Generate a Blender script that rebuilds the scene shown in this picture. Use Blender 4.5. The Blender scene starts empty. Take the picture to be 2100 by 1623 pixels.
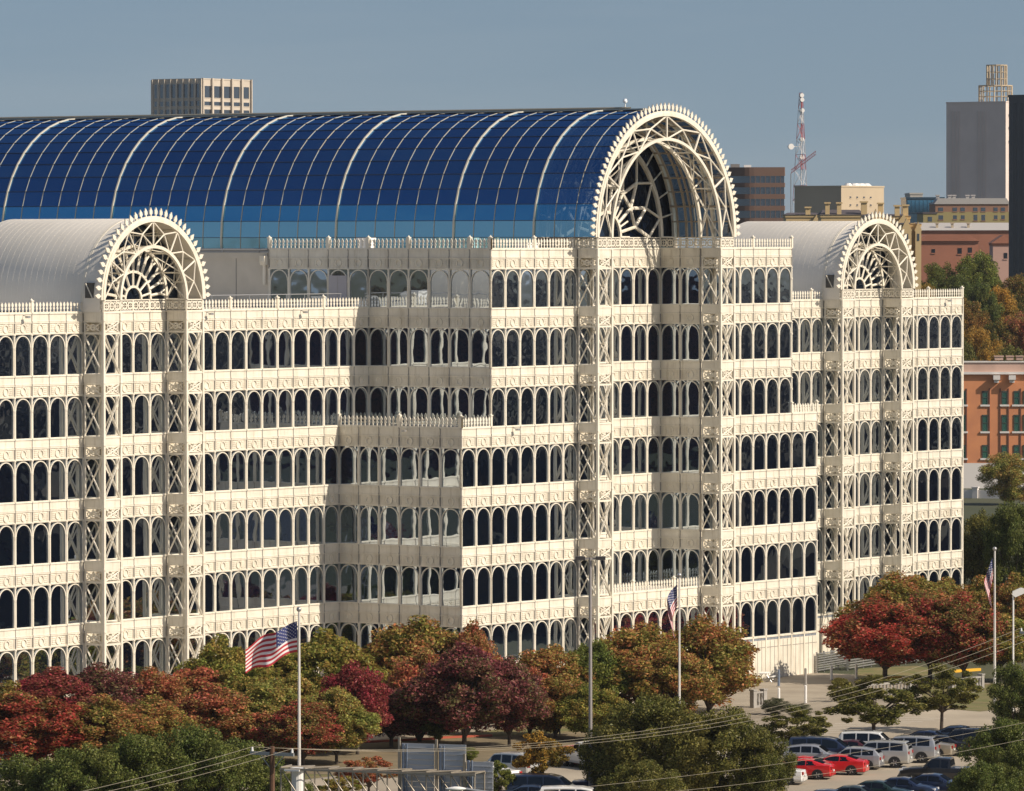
import bpy, math, random
import numpy as np
from mathutils import Vector, Matrix
random.seed(7); rng = np.random.default_rng(7)
sc = bpy.context.scene
R_ = math.radians

# ------------------------------------------------------------------ camera, sky, sun
CAM = Vector((-351.115, -287.961, 37.248)); YAW = 0.955034624; PIT = -0.0262070911; ROL = -0.00109352462; FPX = 12353.1285
F_ = Vector((math.cos(PIT)*math.sin(YAW), math.cos(PIT)*math.cos(YAW), math.sin(PIT)))
_R = Vector((math.cos(YAW), -math.sin(YAW), 0)); _U = _R.cross(F_)
RR = _R*math.cos(ROL)+_U*math.sin(ROL); UU = -_R*math.sin(ROL)+_U*math.cos(ROL)
cd = bpy.data.cameras.new('camera'); cam = bpy.data.objects.new('camera', cd); sc.collection.objects.link(cam); sc.camera = cam
cd.sensor_width = 36; cd.lens = FPX/2100*36; cd.clip_start = 1; cd.clip_end = 30000
m = Matrix.Identity(4)
for i in range(3): m[i][0] = RR[i]; m[i][1] = UU[i]; m[i][2] = -F_[i]; m[i][3] = CAM[i]
cam.matrix_world = m
def ray(px, py): return F_ + RR*((px-1050)/FPX) - UU*((py-811.5)/FPX)
def gp(px, py, z=0.0):
    d = ray(px, py); t = (z-CAM.z)/d.z; return CAM + d*t
def at(px, py, depth): return CAM + ray(px, py)*depth
SUN_AZ, SUN_EL = 12.0, 38.0
sd = Vector((math.sin(R_(SUN_AZ))*math.cos(R_(SUN_EL)), -math.cos(R_(SUN_AZ))*math.cos(R_(SUN_EL)), math.sin(R_(SUN_EL))))
w = bpy.data.worlds.new('World'); sc.world = w; w.use_nodes = True
nt = w.node_tree; bg = nt.nodes['Background']; bg.inputs[1].default_value = 0.080
sky = nt.nodes.new('ShaderNodeTexSky'); sky.sky_type = 'NISHITA'; sky.sun_disc = False
sky.sun_elevation = R_(SUN_EL); sky.sun_rotation = R_(180-SUN_AZ); sky.air_density = 1.0; sky.dust_density = 1.8; sky.ozone_density = 1.0
# look a little above the true horizon, where the air is blue
tc = nt.nodes.new('ShaderNodeTexCoord'); sp = nt.nodes.new('ShaderNodeSeparateXYZ'); ab = nt.nodes.new('ShaderNodeMath'); ab.operation = 'MULTIPLY_ADD'; ab.inputs[1].default_value = .92; ab.inputs[2].default_value = .125
cb = nt.nodes.new('ShaderNodeCombineXYZ'); nt.links.new(tc.outputs['Generated'], sp.inputs[0]); nt.links.new(sp.outputs[0], cb.inputs[0]); nt.links.new(sp.outputs[1], cb.inputs[1])
nt.links.new(sp.outputs[2], ab.inputs[0]); nt.links.new(ab.outputs[0], cb.inputs[2]); nt.links.new(cb.outputs[0], sky.inputs[0])
# faint high streaks of cirrus
mp_ = nt.nodes.new('ShaderNodeMapping'); mp_.inputs['Scale'].default_value = (2.2, 2.2, 22); nt.links.new(tc.outputs['Generated'], mp_.inputs[0])
nz_ = nt.nodes.new('ShaderNodeTexNoise'); nz_.inputs['Scale'].default_value = 3.0; nz_.inputs['Detail'].default_value = 5; nt.links.new(mp_.outputs[0], nz_.inputs['Vector'])
mr_ = nt.nodes.new('ShaderNodeMapRange'); mr_.inputs[1].default_value = .45; mr_.inputs[2].default_value = .8; mr_.inputs[3].default_value = 0; mr_.inputs[4].default_value = .16; nt.links.new(nz_.outputs[0], mr_.inputs[0])
cm_ = nt.nodes.new('ShaderNodeMix'); cm_.data_type = 'RGBA'; cm_.inputs[7].default_value = (6.4, 6.6, 6.5, 1); nt.links.new(mr_.outputs[0], cm_.inputs[0]); nt.links.new(sky.outputs[0], cm_.inputs[6])
nt.links.new(cm_.outputs[2], bg.inputs[0])
sl = bpy.data.lights.new('sun', 'SUN'); sl.energy = 4.6; sl.angle = R_(0.53); sl.color = (1.0, 0.88, 0.73)
so = bpy.data.objects.new('sun', sl); sc.collection.objects.link(so); so.rotation_euler = sd.to_track_quat('Z', 'Y').to_euler()
vs = sc.view_settings; vs.view_transform = 'Standard'; vs.look = 'None'; vs.exposure = 0.12; vs.gamma = 1.0; vs.use_curve_mapping = False

# ------------------------------------------------------------------ materials
def mat(name, col, rough=0.6, metal=0.0, noise=0.0, nscale=1.0, col2=None, bump=0.0, bscale=5.0, spec=0.5, detail=4.0):
    m = bpy.data.materials.new(name); m.use_nodes = True; t = m.node_tree; b = t.nodes['Principled BSDF']
    b.inputs['Base Color'].default_value = (*col, 1); b.inputs['Roughness'].default_value = rough; b.inputs['Metallic'].default_value = metal
    b.inputs['Specular IOR Level'].default_value = spec
    if noise or bump:
        g = t.nodes.new('ShaderNodeNewGeometry')
    if noise:
        n = t.nodes.new('ShaderNodeTexNoise'); n.inputs['Scale'].default_value = nscale; n.inputs['Detail'].default_value = detail
        t.links.new(g.outputs['Position'], n.inputs['Vector'])
        r = t.nodes.new('ShaderNodeMapRange'); r.inputs[1].default_value = .35; r.inputs[2].default_value = .65
        t.links.new(n.outputs[0], r.inputs[0])
        x = t.nodes.new('ShaderNodeMix'); x.data_type = 'RGBA'
        c2 = col2 or tuple(c*(1-noise) for c in col)
        x.inputs[6].default_value = (*col, 1); x.inputs[7].default_value = (*c2, 1)
        t.links.new(r.outputs[0], x.inputs[0]); t.links.new(x.outputs[2], b.inputs['Base Color'])
    if bump:
        n2 = t.nodes.new('ShaderNodeTexNoise'); n2.inputs['Scale'].default_value = bscale; n2.inputs['Detail'].default_value = 3
        t.links.new(g.outputs['Position'], n2.inputs['Vector'])
        bp = t.nodes.new('ShaderNodeBump'); bp.inputs['Strength'].default_value = bump; bp.inputs['Distance'].default_value = .1
        t.links.new(n2.outputs[0], bp.inputs['Height']); t.links.new(bp.outputs[0], b.inputs['Normal'])
    return m
def glass(name, col, rough=0.02, wave=0.0, wscale=1.0, trans=0.0, dark=(.004, .006, .012), inner=None):
    m = bpy.data.materials.new(name); m.use_nodes = True; t = m.node_tree; t.nodes.clear()
    out = t.nodes.new('ShaderNodeOutputMaterial'); gl = t.nodes.new('ShaderNodeBsdfGlossy'); gl.inputs[0].default_value = (*col, 1); gl.inputs['Roughness'].default_value = rough
    df = t.nodes.new('ShaderNodeBsdfDiffuse'); df.inputs[0].default_value = (*dark, 1)
    mx = t.nodes.new('ShaderNodeAddShader'); t.links.new(gl.outputs[0], mx.inputs[0]); t.links.new(df.outputs[0], mx.inputs[1])
    last = mx
    if inner is not None:
        gb = t.nodes.new('ShaderNodeNewGeometry'); mc = t.nodes.new('ShaderNodeMix'); mc.data_type = 'RGBA'; mc.inputs[6].default_value = (*col, 1); mc.inputs[7].default_value = (.07, .06, .05, 1)
        t.links.new(gb.outputs['Backfacing'], mc.inputs[0]); t.links.new(mc.outputs[2], gl.inputs[0])
    if wave:
        g = t.nodes.new('ShaderNodeNewGeometry'); n = t.nodes.new('ShaderNodeTexNoise'); n.inputs['Scale'].default_value = wscale; n.inputs['Detail'].default_value = 1.0
        t.links.new(g.outputs['Position'], n.inputs['Vector']); bp = t.nodes.new('ShaderNodeBump'); bp.inputs['Strength'].default_value = 1.0; bp.inputs['Distance'].default_value = wave
        t.links.new(n.outputs[0], bp.inputs['Height']); t.links.new(bp.outputs[0], gl.inputs['Normal'])
    if trans:
        tr = t.nodes.new('ShaderNodeBsdfTransparent'); tr.inputs[0].default_value = (.55, .75, .95, 1)
        m2 = t.nodes.new('ShaderNodeMixShader'); m2.inputs[0].default_value = trans
        t.links.new(mx.outputs[0], m2.inputs[1]); t.links.new(tr.outputs[0], m2.inputs[2]); last = m2
    t.links.new(last.outputs[0], out.inputs[0]); return m
def leafmat(name, cols, scale=0.35, rnd=0.5):
    """cols: three colours mixed in large patches, with per-leaf variation"""
    m = bpy.data.materials.new(name); m.use_nodes = True; t = m.node_tree; t.nodes.clear(); L = t.links
    out = t.nodes.new('ShaderNodeOutputMaterial'); g = t.nodes.new('ShaderNodeNewGeometry')
    n = t.nodes.new('ShaderNodeTexNoise'); n.inputs['Scale'].default_value = scale; n.inputs['Detail'].default_value = 2.5; n.inputs['Roughness'].default_value = .65
    L.new(g.outputs['Position'], n.inputs['Vector'])
    a = t.nodes.new('ShaderNodeMath'); a.operation = 'MULTIPLY_ADD'; L.new(g.outputs['Random Per Island'], a.inputs[0]); a.inputs[1].default_value = .42; L.new(n.outputs[0], a.inputs[2])
    cr = t.nodes.new('ShaderNodeValToRGB'); e = cr.color_ramp.elements; e[0].position = .50; e[0].color = (*cols[0], 1); e[1].position = .92; e[1].color = (*cols[2], 1)
    k = e.new(.70); k.color = (*cols[1], 1); L.new(a.outputs[0], cr.inputs[0])
    hs = t.nodes.new('ShaderNodeHueSaturation'); L.new(cr.outputs[0], hs.inputs['Color'])
    wn = t.nodes.new('ShaderNodeTexWhiteNoise'); wn.noise_dimensions = '1D'; L.new(g.outputs['Random Per Island'], wn.inputs['W'])
    r = t.nodes.new('ShaderNodeMapRange'); L.new(wn.outputs[0], r.inputs[0]); r.inputs[3].default_value = 1-rnd; r.inputs[4].default_value = 1+rnd; L.new(r.outputs[0], hs.inputs['Value'])
    d = t.nodes.new('ShaderNodeBsdfDiffuse'); L.new(hs.outputs[0], d.inputs[0]); tl = t.nodes.new('ShaderNodeBsdfTranslucent'); L.new(hs.outputs[0], tl.inputs[0])
    mx = t.nodes.new('ShaderNodeMixShader'); mx.inputs[0].default_value = .45; L.new(d.outputs[0], mx.inputs[1]); L.new(tl.outputs[0], mx.inputs[2])
    gl = t.nodes.new('ShaderNodeBsdfGlossy'); gl.inputs['Roughness'].default_value = .45; m3 = t.nodes.new('ShaderNodeMixShader'); m3.inputs[0].default_value = .012
    L.new(mx.outputs[0], m3.inputs[1]); L.new(gl.outputs[0], m3.inputs[2]); L.new(m3.outputs[0], out.inputs[0]); return m

def streaks(m, amt=.82, sc_=1.0):
    t = m.node_tree; b = t.nodes['Principled BSDF']; src = b.inputs['Base Color'].links[0].from_socket; g = t.nodes.new('ShaderNodeNewGeometry')
    mp = t.nodes.new('ShaderNodeMapping'); mp.inputs['Scale'].default_value = (2.6*sc_, 2.6*sc_, .22*sc_); t.links.new(g.outputs['Position'], mp.inputs[0])
    n = t.nodes.new('ShaderNodeTexNoise'); n.inputs['Scale'].default_value = 1.0; n.inputs['Detail'].default_value = 6; n.inputs['Roughness'].default_value = .7; t.links.new(mp.outputs[0], n.inputs['Vector'])
    r = t.nodes.new('ShaderNodeMapRange'); r.inputs[1].default_value = .52; r.inputs[2].default_value = .74; t.links.new(n.outputs[0], r.inputs[0])
    x = t.nodes.new('ShaderNodeMix'); x.data_type = 'RGBA'; x.blend_type = 'MULTIPLY'; x.inputs[7].default_value = (amt, amt*.95, amt*.86, 1); t.links.new(r.outputs[0], x.inputs[0]); t.links.new(src, x.inputs[6]); t.links.new(x.outputs[2], b.inputs['Base Color']); return m
CREAM = mat('cream_paint', (.83, .775, .655), .45, noise=.1, nscale=.5, col2=(.74, .69, .58), detail=6)
CREAM2 = mat('cream_panel', (.82, .765, .645), .5, noise=.1, nscale=.9, col2=(.71, .66, .55), detail=8)
streaks(CREAM2, .72); streaks(CREAM, .84)
RODG = mat('joint_grey', (.33, .31, .28), .7)
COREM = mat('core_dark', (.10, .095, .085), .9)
WGL = glass('window_glass', (.42, .47, .52), .015, wave=.006, wscale=.8, dark=(.0010, .0022, .007))
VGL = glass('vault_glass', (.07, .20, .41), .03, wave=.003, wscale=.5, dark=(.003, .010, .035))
VG0 = glass('vault_glass_sky_pale', (.28, .49, .56), .03, wave=.003, wscale=.5, dark=(.01, .03, .05))  # paler tint paints the bright low-sky reflection into the lowest panes
VG1 = glass('vault_glass_sky_teal', (.11, .38, .60), .03, wave=.003, wscale=.5, dark=(.004, .02, .05))  # second row: weaker horizon reflection put into the tint
VT0 = glass('canopy_glass_sky_pale', (.30, .52, .60), .03, wave=.003, wscale=.5, trans=.16, inner=.28, dark=(.01, .03, .05))  # canopy panes, same sky reflection painted into the tint
VT1 = glass('canopy_glass_sky_teal', (.12, .42, .66), .03, wave=.003, wscale=.5, trans=.16, inner=.28, dark=(.004, .02, .05))  # canopy second row, sky reflection likewise in the tint
VGT = glass('canopy_glass', (.10, .27, .52), .03, wave=.003, wscale=.5, trans=.10, inner=.28, dark=(.003, .010, .035))
DGL = glass('gable_glass_dark', (.055, .075, .11), .03, wave=.004, wscale=.6, dark=(.003, .005, .011))
RIBM = mat('rib_aluminium', (.46, .42, .34), .6, spec=.2)
MRIB = mat('main_rib_paint', (.60, .55, .44), .5, spec=.3)
PURL = mat('purlin_dark', (.03, .04, .07), .5)
ROOFW = mat('roof_membrane', (.60, .58, .53), .8, noise=.2, nscale=.3, col2=(.48, .46, .42))
BARREL = mat('barrel_metal', (.84, .79, .70), .5, noise=.06, nscale=.25, col2=(.78, .73, .64))
BLUEG = mat('blue_grey_tile', (.16, .20, .27), .5)
STEEL = mat('galvanised_steel', (.42, .42, .42), .4, metal=.6)
WHITE = mat('white_paint', (.80, .79, .76), .4)

# ------------------------------------------------------------------ mesh tools
class MB:
    def __init__(s): s.v = []; s.f = []; s.m = []
    def add(s, vs, fs, mi=0):
        o = len(s.v); s.v += [tuple(v) for v in vs]; s.f += [tuple(i+o for i in f) for f in fs]; s.m += [mi]*len(fs)
    def box(s, a, b, mi=0):
        x0, y0, z0 = a; x1, y1, z1 = b
        s.add([(x0,y0,z0),(x1,y0,z0),(x1,y1,z0),(x0,y1,z0),(x0,y0,z1),(x1,y0,z1),(x1,y1,z1),(x0,y1,z1)],
              [(0,3,2,1),(4,5,6,7),(0,1,5,4),(1,2,6,5),(2,3,7,6),(3,0,4,7)], mi)
    def tube(s, p, q, r, n=6, mi=0, r2=None, caps=True):
        p = Vector(p); q = Vector(q); d = (q-p)
        if d.length < 1e-6: return
        d.normalize(); a = d.orthogonal().normalized(); b = d.cross(a); r2 = r if r2 is None else r2
        vs = [p+(a*math.cos(2*math.pi*i/n)+b*math.sin(2*math.pi*i/n))*r for i in range(n)] + [q+(a*math.cos(2*math.pi*i/n)+b*math.sin(2*math.pi*i/n))*r2 for i in range(n)]
        fs = [(i, (i+1)%n, n+(i+1)%n, n+i) for i in range(n)]
        if caps: fs += [tuple(range(n-1, -1, -1)), tuple(range(n, 2*n))]
        s.add(vs, fs, mi)
    def path(s, pts, r, n=6, mi=0):
        for a, b in zip(pts[:-1], pts[1:]): s.tube(a, b, r, n, mi, caps=False)
    def prism(s, poly, y0, y1, mi=0):
        """poly: list of (x,z), extruded along y"""
        n = len(poly); vs = [(x, y0, z) for x, z in poly]+[(x, y1, z) for x, z in poly]
        s.add(vs, [tuple(range(n)), tuple(range(2*n-1, n-1, -1))]+[(i, n+i, n+(i+1)%n, (i+1)%n) for i in range(n)], mi)
    def annulus(s, cx, cz, r0, r1, y0, y1, a0, a1, n, mi=0):
        vs = []
        for i in range(n+1):
            a = a0+(a1-a0)*i/n; c, d = math.cos(a), math.sin(a)
            vs += [(cx+r0*c, y0, cz+r0*d), (cx+r1*c, y0, cz+r1*d), (cx+r1*c, y1, cz+r1*d), (cx+r0*c, y1, cz+r0*d)]
        fs = []
        for i in range(n):
            k = 4*i
            for j in range(4): fs.append((k+j, k+4+j, k+4+(j+1)%4, k+(j+1)%4))
        s.add(vs, fs, mi)
    def mesh(s, name, mats, smooth=False):
        me = bpy.data.meshes.new(name); me.from_pydata(s.v, [], s.f)
        for x in (mats if isinstance(mats, (list, tuple)) else [mats]): me.materials.append(x)
        me.polygons.foreach_set('material_index', s.m)
        if smooth: me.polygons.foreach_set('use_smooth', [True]*len(s.f))
        me.update(); return me
COL = sc.collection
def link(name, me, parent=None, mw=None, kind=None, label=None):
    o = bpy.data.objects.new(name, me); COL.objects.link(o)
    if parent is not None: o.parent = parent
    if mw is not None: o.matrix_local = mw
    if kind: o['kind'] = kind
    if label: o['label'] = label
    return o
def thing(name, label, cat, loc=(0, 0, 0), rz=0.0, group=None):
    o = bpy.data.objects.new(name, None); COL.objects.link(o); o.location = loc; o.rotation_euler = (0, 0, rz); o.empty_display_size = .2
    o['label'] = label; o['category'] = cat
    if group: o['group'] = group
    return o
def tag(o, label, cat, group=None):
    o['label'] = label; o['category'] = cat
    if group: o['group'] = group
    return o
def join_inst(name, me, mws, parent, kind='stuff'):
    nv = len(me.vertices); co = np.empty(nv*3, np.float32); me.vertices.foreach_get('co', co); co = np.c_[co.reshape(-1, 3), np.ones(nv)]
    fs = [tuple(p.vertices) for p in me.polygons]; mi = [p.material_index for p in me.polygons]
    V = []; FF = []; MI = []
    for k, M in enumerate(mws):
        V.append((co @ np.array(M).T)[:, :3]); FF += [tuple(i+k*nv for i in f) for f in fs]; MI += mi
    if not V: return
    n = bpy.data.meshes.new(name); n.from_pydata(np.concatenate(V).tolist(), [], FF)
    for x in me.materials: n.materials.append(x)
    n.polygons.foreach_set('material_index', MI); n.update()
    return link(name, n, parent, kind=kind)
def px_size(p):
    d = (Vector(p)-CAM).dot(F_); return 1000/d if d > 1 else 0
def in_frame(p, mg=30):
    d = Vector(p)-CAM; z = d.dot(F_); x = 1050+FPX*d.dot(RR)/z; y = 811.5-FPX*d.dot(UU)/z
    return -mg < x < 2100+mg and -mg < y < 1623+mg

# ------------------------------------------------------------------ ground
H = 4.68037; W = 2.0
def ZS(k): return H*k-1.1
def mk_ground(name, pts, z, m, kind='structure'):
    mb = MB(); mb.add([(p[0], p[1], z) for p in pts], [tuple(range(len(pts)))]); o = link(name, mb.mesh(name, m), kind=kind); return o
EARTH = mat('earth', (.075, .075, .035), .95, noise=.4, nscale=.02, col2=(.045, .055, .022), detail=8)
mb = MB(); n = 60; S = 16000
for i in range(n+1):
    for j in range(n+1):
        fx = (i/n*2-1); fy = (j/n*2-1); mb.v.append((S*fx*abs(fx)**1.5, S*fy*abs(fy)**1.5, 0))
for i in range(n):
    for j in range(n): mb.f.append((i*(n+1)+j, (i+1)*(n+1)+j, (i+1)*(n+1)+j+1, i*(n+1)+j+1)); mb.m.append(0)
link('ground', mb.mesh('ground', EARTH), kind='structure')
CONC = mat('concrete_pale', (.42, .36, .27), .85, noise=.25, nscale=.12, col2=(.33, .28, .21), detail=8, bump=.2, bscale=3)
ASPH = mat('asphalt_worn', (.34, .29, .22), .9, noise=.25, nscale=.25, col2=(.26, .22, .165), detail=10)
GRASS = mat('lawn_grass', (.12, .13, .035), .95, noise=.4, nscale=.5, col2=(.20, .155, .07), detail=8)
PAINT = mat('road_paint', (.75, .72, .65), .7); YEL = mat('yellow_kerb_paint', (.75, .42, .03), .6); REDP = mat('red_kerb_paint', (.42, .09, .05), .7)
mk_ground('pavement', [(-90, -100), (6, -100), (70, -56), (84, -26), (84, 0), (-90, 0)], .004, ASPH)
mk_ground('parking_lot', [(-60, -95), (6, -95), (64, -52), (64, -38), (-60, -38)], .008, CONC)
mk_ground('lawn', [(-60, -37.5), (30, -37.5), (30, -24), (-60, -24)], .012, GRASS)
mk_ground('bounce_paving', [(-90, -22), (31, -22), (31, -.6), (-90, -.6)], .012, mat('bounce_paving_pale', (.55, .46, .34), .85, noise=.15, nscale=.3))  # pale paving hidden by trees, added to bounce warm light onto the shaded walls
# ------------------------------------------------------------------ office building: facade units
B = thing('office_building', 'huge cream iron and glass office building with arched gables and long blue glass barrel vault', 'building')
HP = 3.10; HO = 4.03
mb = MB(); mb.add([(.02, .05, 0), (1.98, .05, 0), (1.98, .05, HP), (.02, .05, HP)], [(0, 1, 2, 3)]); M_WIN = mb.mesh('window', WGL)
mb = MB()
mb.annulus(1.0, 2.13, .83, .905, -.03, .03, 0, math.pi, 14)
for x in (.095, 1.855): mb.box((x, -.03, 0), (x+.05, .03, 2.13))
mb.box((.1, -.02, HP-.04), (1.9, .04, HP)); mb.box((.06, -.05, 0), (1.94, .048, .05))
M_ARCH = mb.mesh('window_arch', CREAM)
mb = MB()
mb.tube((0, -.0, 0), (0, -.0, HP), .088, 8)
mb.tube((0, -.0, 2.0), (0, -.0, 2.16), .12, 8); mb.tube((0, -.0, 0), (0, -.0, .12), .125, 8)
mb.tube((0, -.0, HP-.10), (0, -.0, HP), .125, 8)
M_COL = mb.mesh('column', CREAM)
mb = MB(); mb.tube((0, -.045, HP), (0, -.045, H), .035, 6); mb.tube((0, -.05, HO-.05), (0, -.05, HO+.07), .065, 6); mb.tube((0, -.05, H-.12), (0, -.05, H), .06, 6)
M_ROD = mb.mesh('joint_rod', RODG)
mb = MB(); mb.box((.03, 0, HP), (1.97, .1, HO-.012)); mb.box((.03, -.06, HP), (1.97, -.001, HP+.10)); mb.box((.03, -.07, HO-.11), (1.97, -.001, HO-.012))
for x0 in (.10, 1.82): mb.box((x0, -.04, HP+.12), (x0+.07, -.001, HO-.13))
mb.annulus(1.0, HP+.46, .24, .335, -.075, -.001, 0, 2*math.pi, 14)
for s in (-1, 1):
    for k in range(4):
        z = HP+.19+k*.15; xx = [1.0+s*.36, 1.0+s*.74]; mb.box((min(xx), -.05, z), (max(xx), -.001, z+.075))
M_ORN = mb.mesh('ornament_panel', CREAM2)
mb = MB(); mb.box((.03, -.03, HO+.012), (1.97, .1, H-.09)); mb.box((.02, -.085, H-.088), (1.98, .1, H)); mb.box((.02, -.07, HO+.001), (1.98, -.031, HO+.06))
M_FAS = mb.mesh('fascia_panel', CREAM2)
# finials of the parapet: a bottom rail and five spear shaped pickets per bay
SPEAR = [(-.05, 0), (.05, 0), (.05, .17), (.105, .22), (.105, .30), (.055, .35), (.055, .40), (.12, .47), (.12, .58), (.0, .76), (-.12, .58), (-.12, .47), (-.055, .40), (-.055, .35), (-.105, .30), (-.105, .22), (-.05, .17)]
mb = MB(); mb.box((0, -.06, 0), (2, .06, .09))
for k in range(5): mb.prism([(x+.2+.4*k, z+.08) for x, z in SPEAR], -.03, .03)
M_FIN = mb.mesh('parapet_finials', CREAM)
mb = MB(); mb.box((-.11, -.11, 0), (.11, .11, .86)); mb.box((-.15, -.15, .86), (.15, .15, .96)); mb.tube((0, 0, .96), (0, 0, 1.1), .13, 6, r2=.02)
M_POST = mb.mesh('parapet_post', CREAM)
# pierced lattice parapet and lattice band of the towers
def lattice(w, h, name, rings):
    mb = MB(); mb.box((0, -.05, 0), (w, .05, .07)); mb.box((0, -.05, h-.09), (w, .05, h)); mb.box((0, -.045, .07), (.07, .045, h-.09)); mb.box((w-.07, -.045, .07), (w, .045, h-.09))
    zc = h/2
    for i in range(rings):
        xc = w*(i+.5)/rings; r = min(w/rings, h-.16)/2
        mb.annulus(xc, zc, r*.62, r*.98, -.03, .03, 0, 2*math.pi, 10)
        for a in range(4):
            t = math.pi/4+a*math.pi/2; mb.tube((xc+r*.85*math.cos(t), 0, zc+r*.85*math.sin(t)), (xc+r*1.5*math.cos(t)*.9, 0, zc+r*1.5*math.sin(t)*.9), .045, 4)
        mb.tube((xc-r*.6, 0, zc), (xc+r*.6, 0, zc), .035, 4); mb.tube((xc, 0, zc-r*.6), (xc, 0, zc+r*.6), .035, 4)
    return mb.mesh(name, CREAM)
M_LAT = lattice(2.0, .93, 'lattice_parapet', 3)
mb = MB(); mb.box((.1, -.05, HP), (1.9, .05, HP+.08)); mb.box((.1, -.05, HO-.10), (1.9, .05, HO))
for a, b in (((.15, HP+.1), (1.85, HO-.12)), ((.15, HO-.12), (1.85, HP+.1))): mb.tube((a[0], 0, a[1]), (b[0], 0, b[1]), .05, 5)
mb.annulus(1.0, HP+.46, .16, .26, -.04, .04, 0, 2*math.pi, 10)
for x in (.55, 1.45): mb.annulus(x, HP+.46, .10, .17, -.03, .03, 0, 2*math.pi, 8)
M_BAND = mb.mesh('lattice_band', CREAM)
mb = MB()
for dy in (-.05, .05):
    for a, b in (((.14, .08), (1.86, HP-.05)), ((.14, HP-.05), (1.86, .08))): mb.tube((a[0], dy, a[1]), (b[0], dy, b[1]), .034, 5)
mb.box((.1, -.05, HP-.07), (1.9, .05, HP)); mb.box((.1, -.05, 0), (1.9, .05, .06))
M_X = mb.mesh('cross_brace', CREAM)
mb = MB(); mb.box((.16, -.06, HO+.01), (1.84, .06, H)); mb.box((.12, -.10, H-.08), (1.88, .10, H+.002)); M_TPAN = mb.mesh('tower_panel', CREAM2)
mb = MB(); mb.box((-.105, -.105, 0), (.105, .105, H)); mb.box((-.15, -.15, HO-.02), (.15, .15, HO+.08)); M_TPOST = mb.mesh('corner_post', CREAM)
mb = MB(); mb.box((0, 0, 0), (2, .15, 3.58)); mb.box((0, -.06, 3.46), (2, -.001, 3.58)); mb.box((0, -.03, 2.62), (2, -.001, 2.66), 1)
for x in (0.0, .66, 1.33): mb.box((x-.014+.02, -.025, 0), (x+.014+.02, -.001, 3.2), 1)
mb.box((-.1, -.05, 0), (.1, -.002, 3.45))
for k in range(8): mb.box((.18+k*.22, -.02, 3.25), (.18+k*.22+.15, -.001, 3.42), 2)
M_BASE = mb.mesh('base_panel', [CREAM2, RODG, BLUEG])

INST = {}
def put(name, me, M, sub=None): INST.setdefault(name, []).append((me, M, sub))
def FA(u, v, z): return Matrix.Translation((u*W, -v*W, z))                                   # faces -Y
def FB(u, v, z): return Matrix.Translation((u*W, -v*W, z)) @ Matrix.Rotation(-math.pi/2, 4, 'Z')  # faces -X, runs to +v
def FC(u, v, z): return Matrix.Translation((u*W, -v*W, z)) @ Matrix.Rotation(math.pi/2, 4, 'Z')   # faces +X, runs to -v
def wall(kind, u, v, n, r0, r1, par='finials', base=False, endcol=True, post0=0):
    FN = {'A': FA, 'B': FB, 'C': FC}[kind]
    def P(k, z): return FN(u+k, v, z) if kind == 'A' else (FN(u, v+k, z) if kind == 'B' else FN(u, v-k, z))
    for r in range(r0, r1+1):
        z = ZS(r)
        for k in range(n):
            put('window', M_WIN, P(k, z), M_ARCH); put('ornament_panel', M_ORN, P(k, z)); put('fascia_panel', M_FAS, P(k, z))
        for k in range(n+1 if endcol else n): put('column', M_COL, P(k, z)); put('joint_rod', M_ROD, P(k, z))
    zt = ZS(r1+1)
    for k in range(n):
        if par == 'finials': put('parapet_finials', M_FIN, P(k, zt))
        if par == 'lattice': put('lattice_parapet', M_LAT, P(k, zt))
    if par == 'finials':
        for k in range(n+1):
            if (k+post0) % 3 == 0 or k == n: put('parapet_post', M_POST, P(k, zt))
    if base:
        for k in range(n): put('base_panel', M_BASE, P(k, 0))
# left wing
wall('A', -6, 0, 22, 1, 4, par=None, base=True); wall('A', -6, 0, 6, 5, 6); wall('A', 0, 0, 6, 5, 6, par=None); wall('A', 6, 0, 12, 5, 6)
# lower bays of the middle block, its two corners
wall('B', 16, 0, 6, 1, 4, base=True); wall('A', 16, 6, 2, 1, 4, base=True); wall('A', 40, 6, 2, 1, 4, base=True)
# middle block
wall('B', 18, -5, 5, 7, 7); wall('B', 18, 0, 6, 5, 7, post0=1)
wall('A', 18, 6, 6, 1, 7, base=True); wall('A', 24, 6, 1, 1, 7, par=None, base=True)
wall('A', 25, 4, 8, 2, 7, par='lattice'); wall('B', 33, 4, 2, 2, 7, par='lattice'); wall('C', 25, 6, 2, 2, 7, par='lattice')
wall('A', 25, 6, 8, 1, 1, base=True)
wall('A', 33, 6, 1, 1, 7, par=None, base=True); wall('A', 34, 6, 6, 1, 7, base=True)
# right wing
wall('A', 40, 0, 2, 5, 6); wall('A', 42, 0, 10, 1, 6, base=True); wall('A', 52, 0, 6, 1, 6, par=None, base=True); wall('A', 58, 0, 6, 1, 6, base=True)
def rail_lat(u, v, z, n):
    for k in range(n): put('lattice_parapet', M_LAT, FA(u+k, v, z))
rail_lat(1, 0, ZS(7), 4); rail_lat(53, 0, ZS(7), 4)
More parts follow.
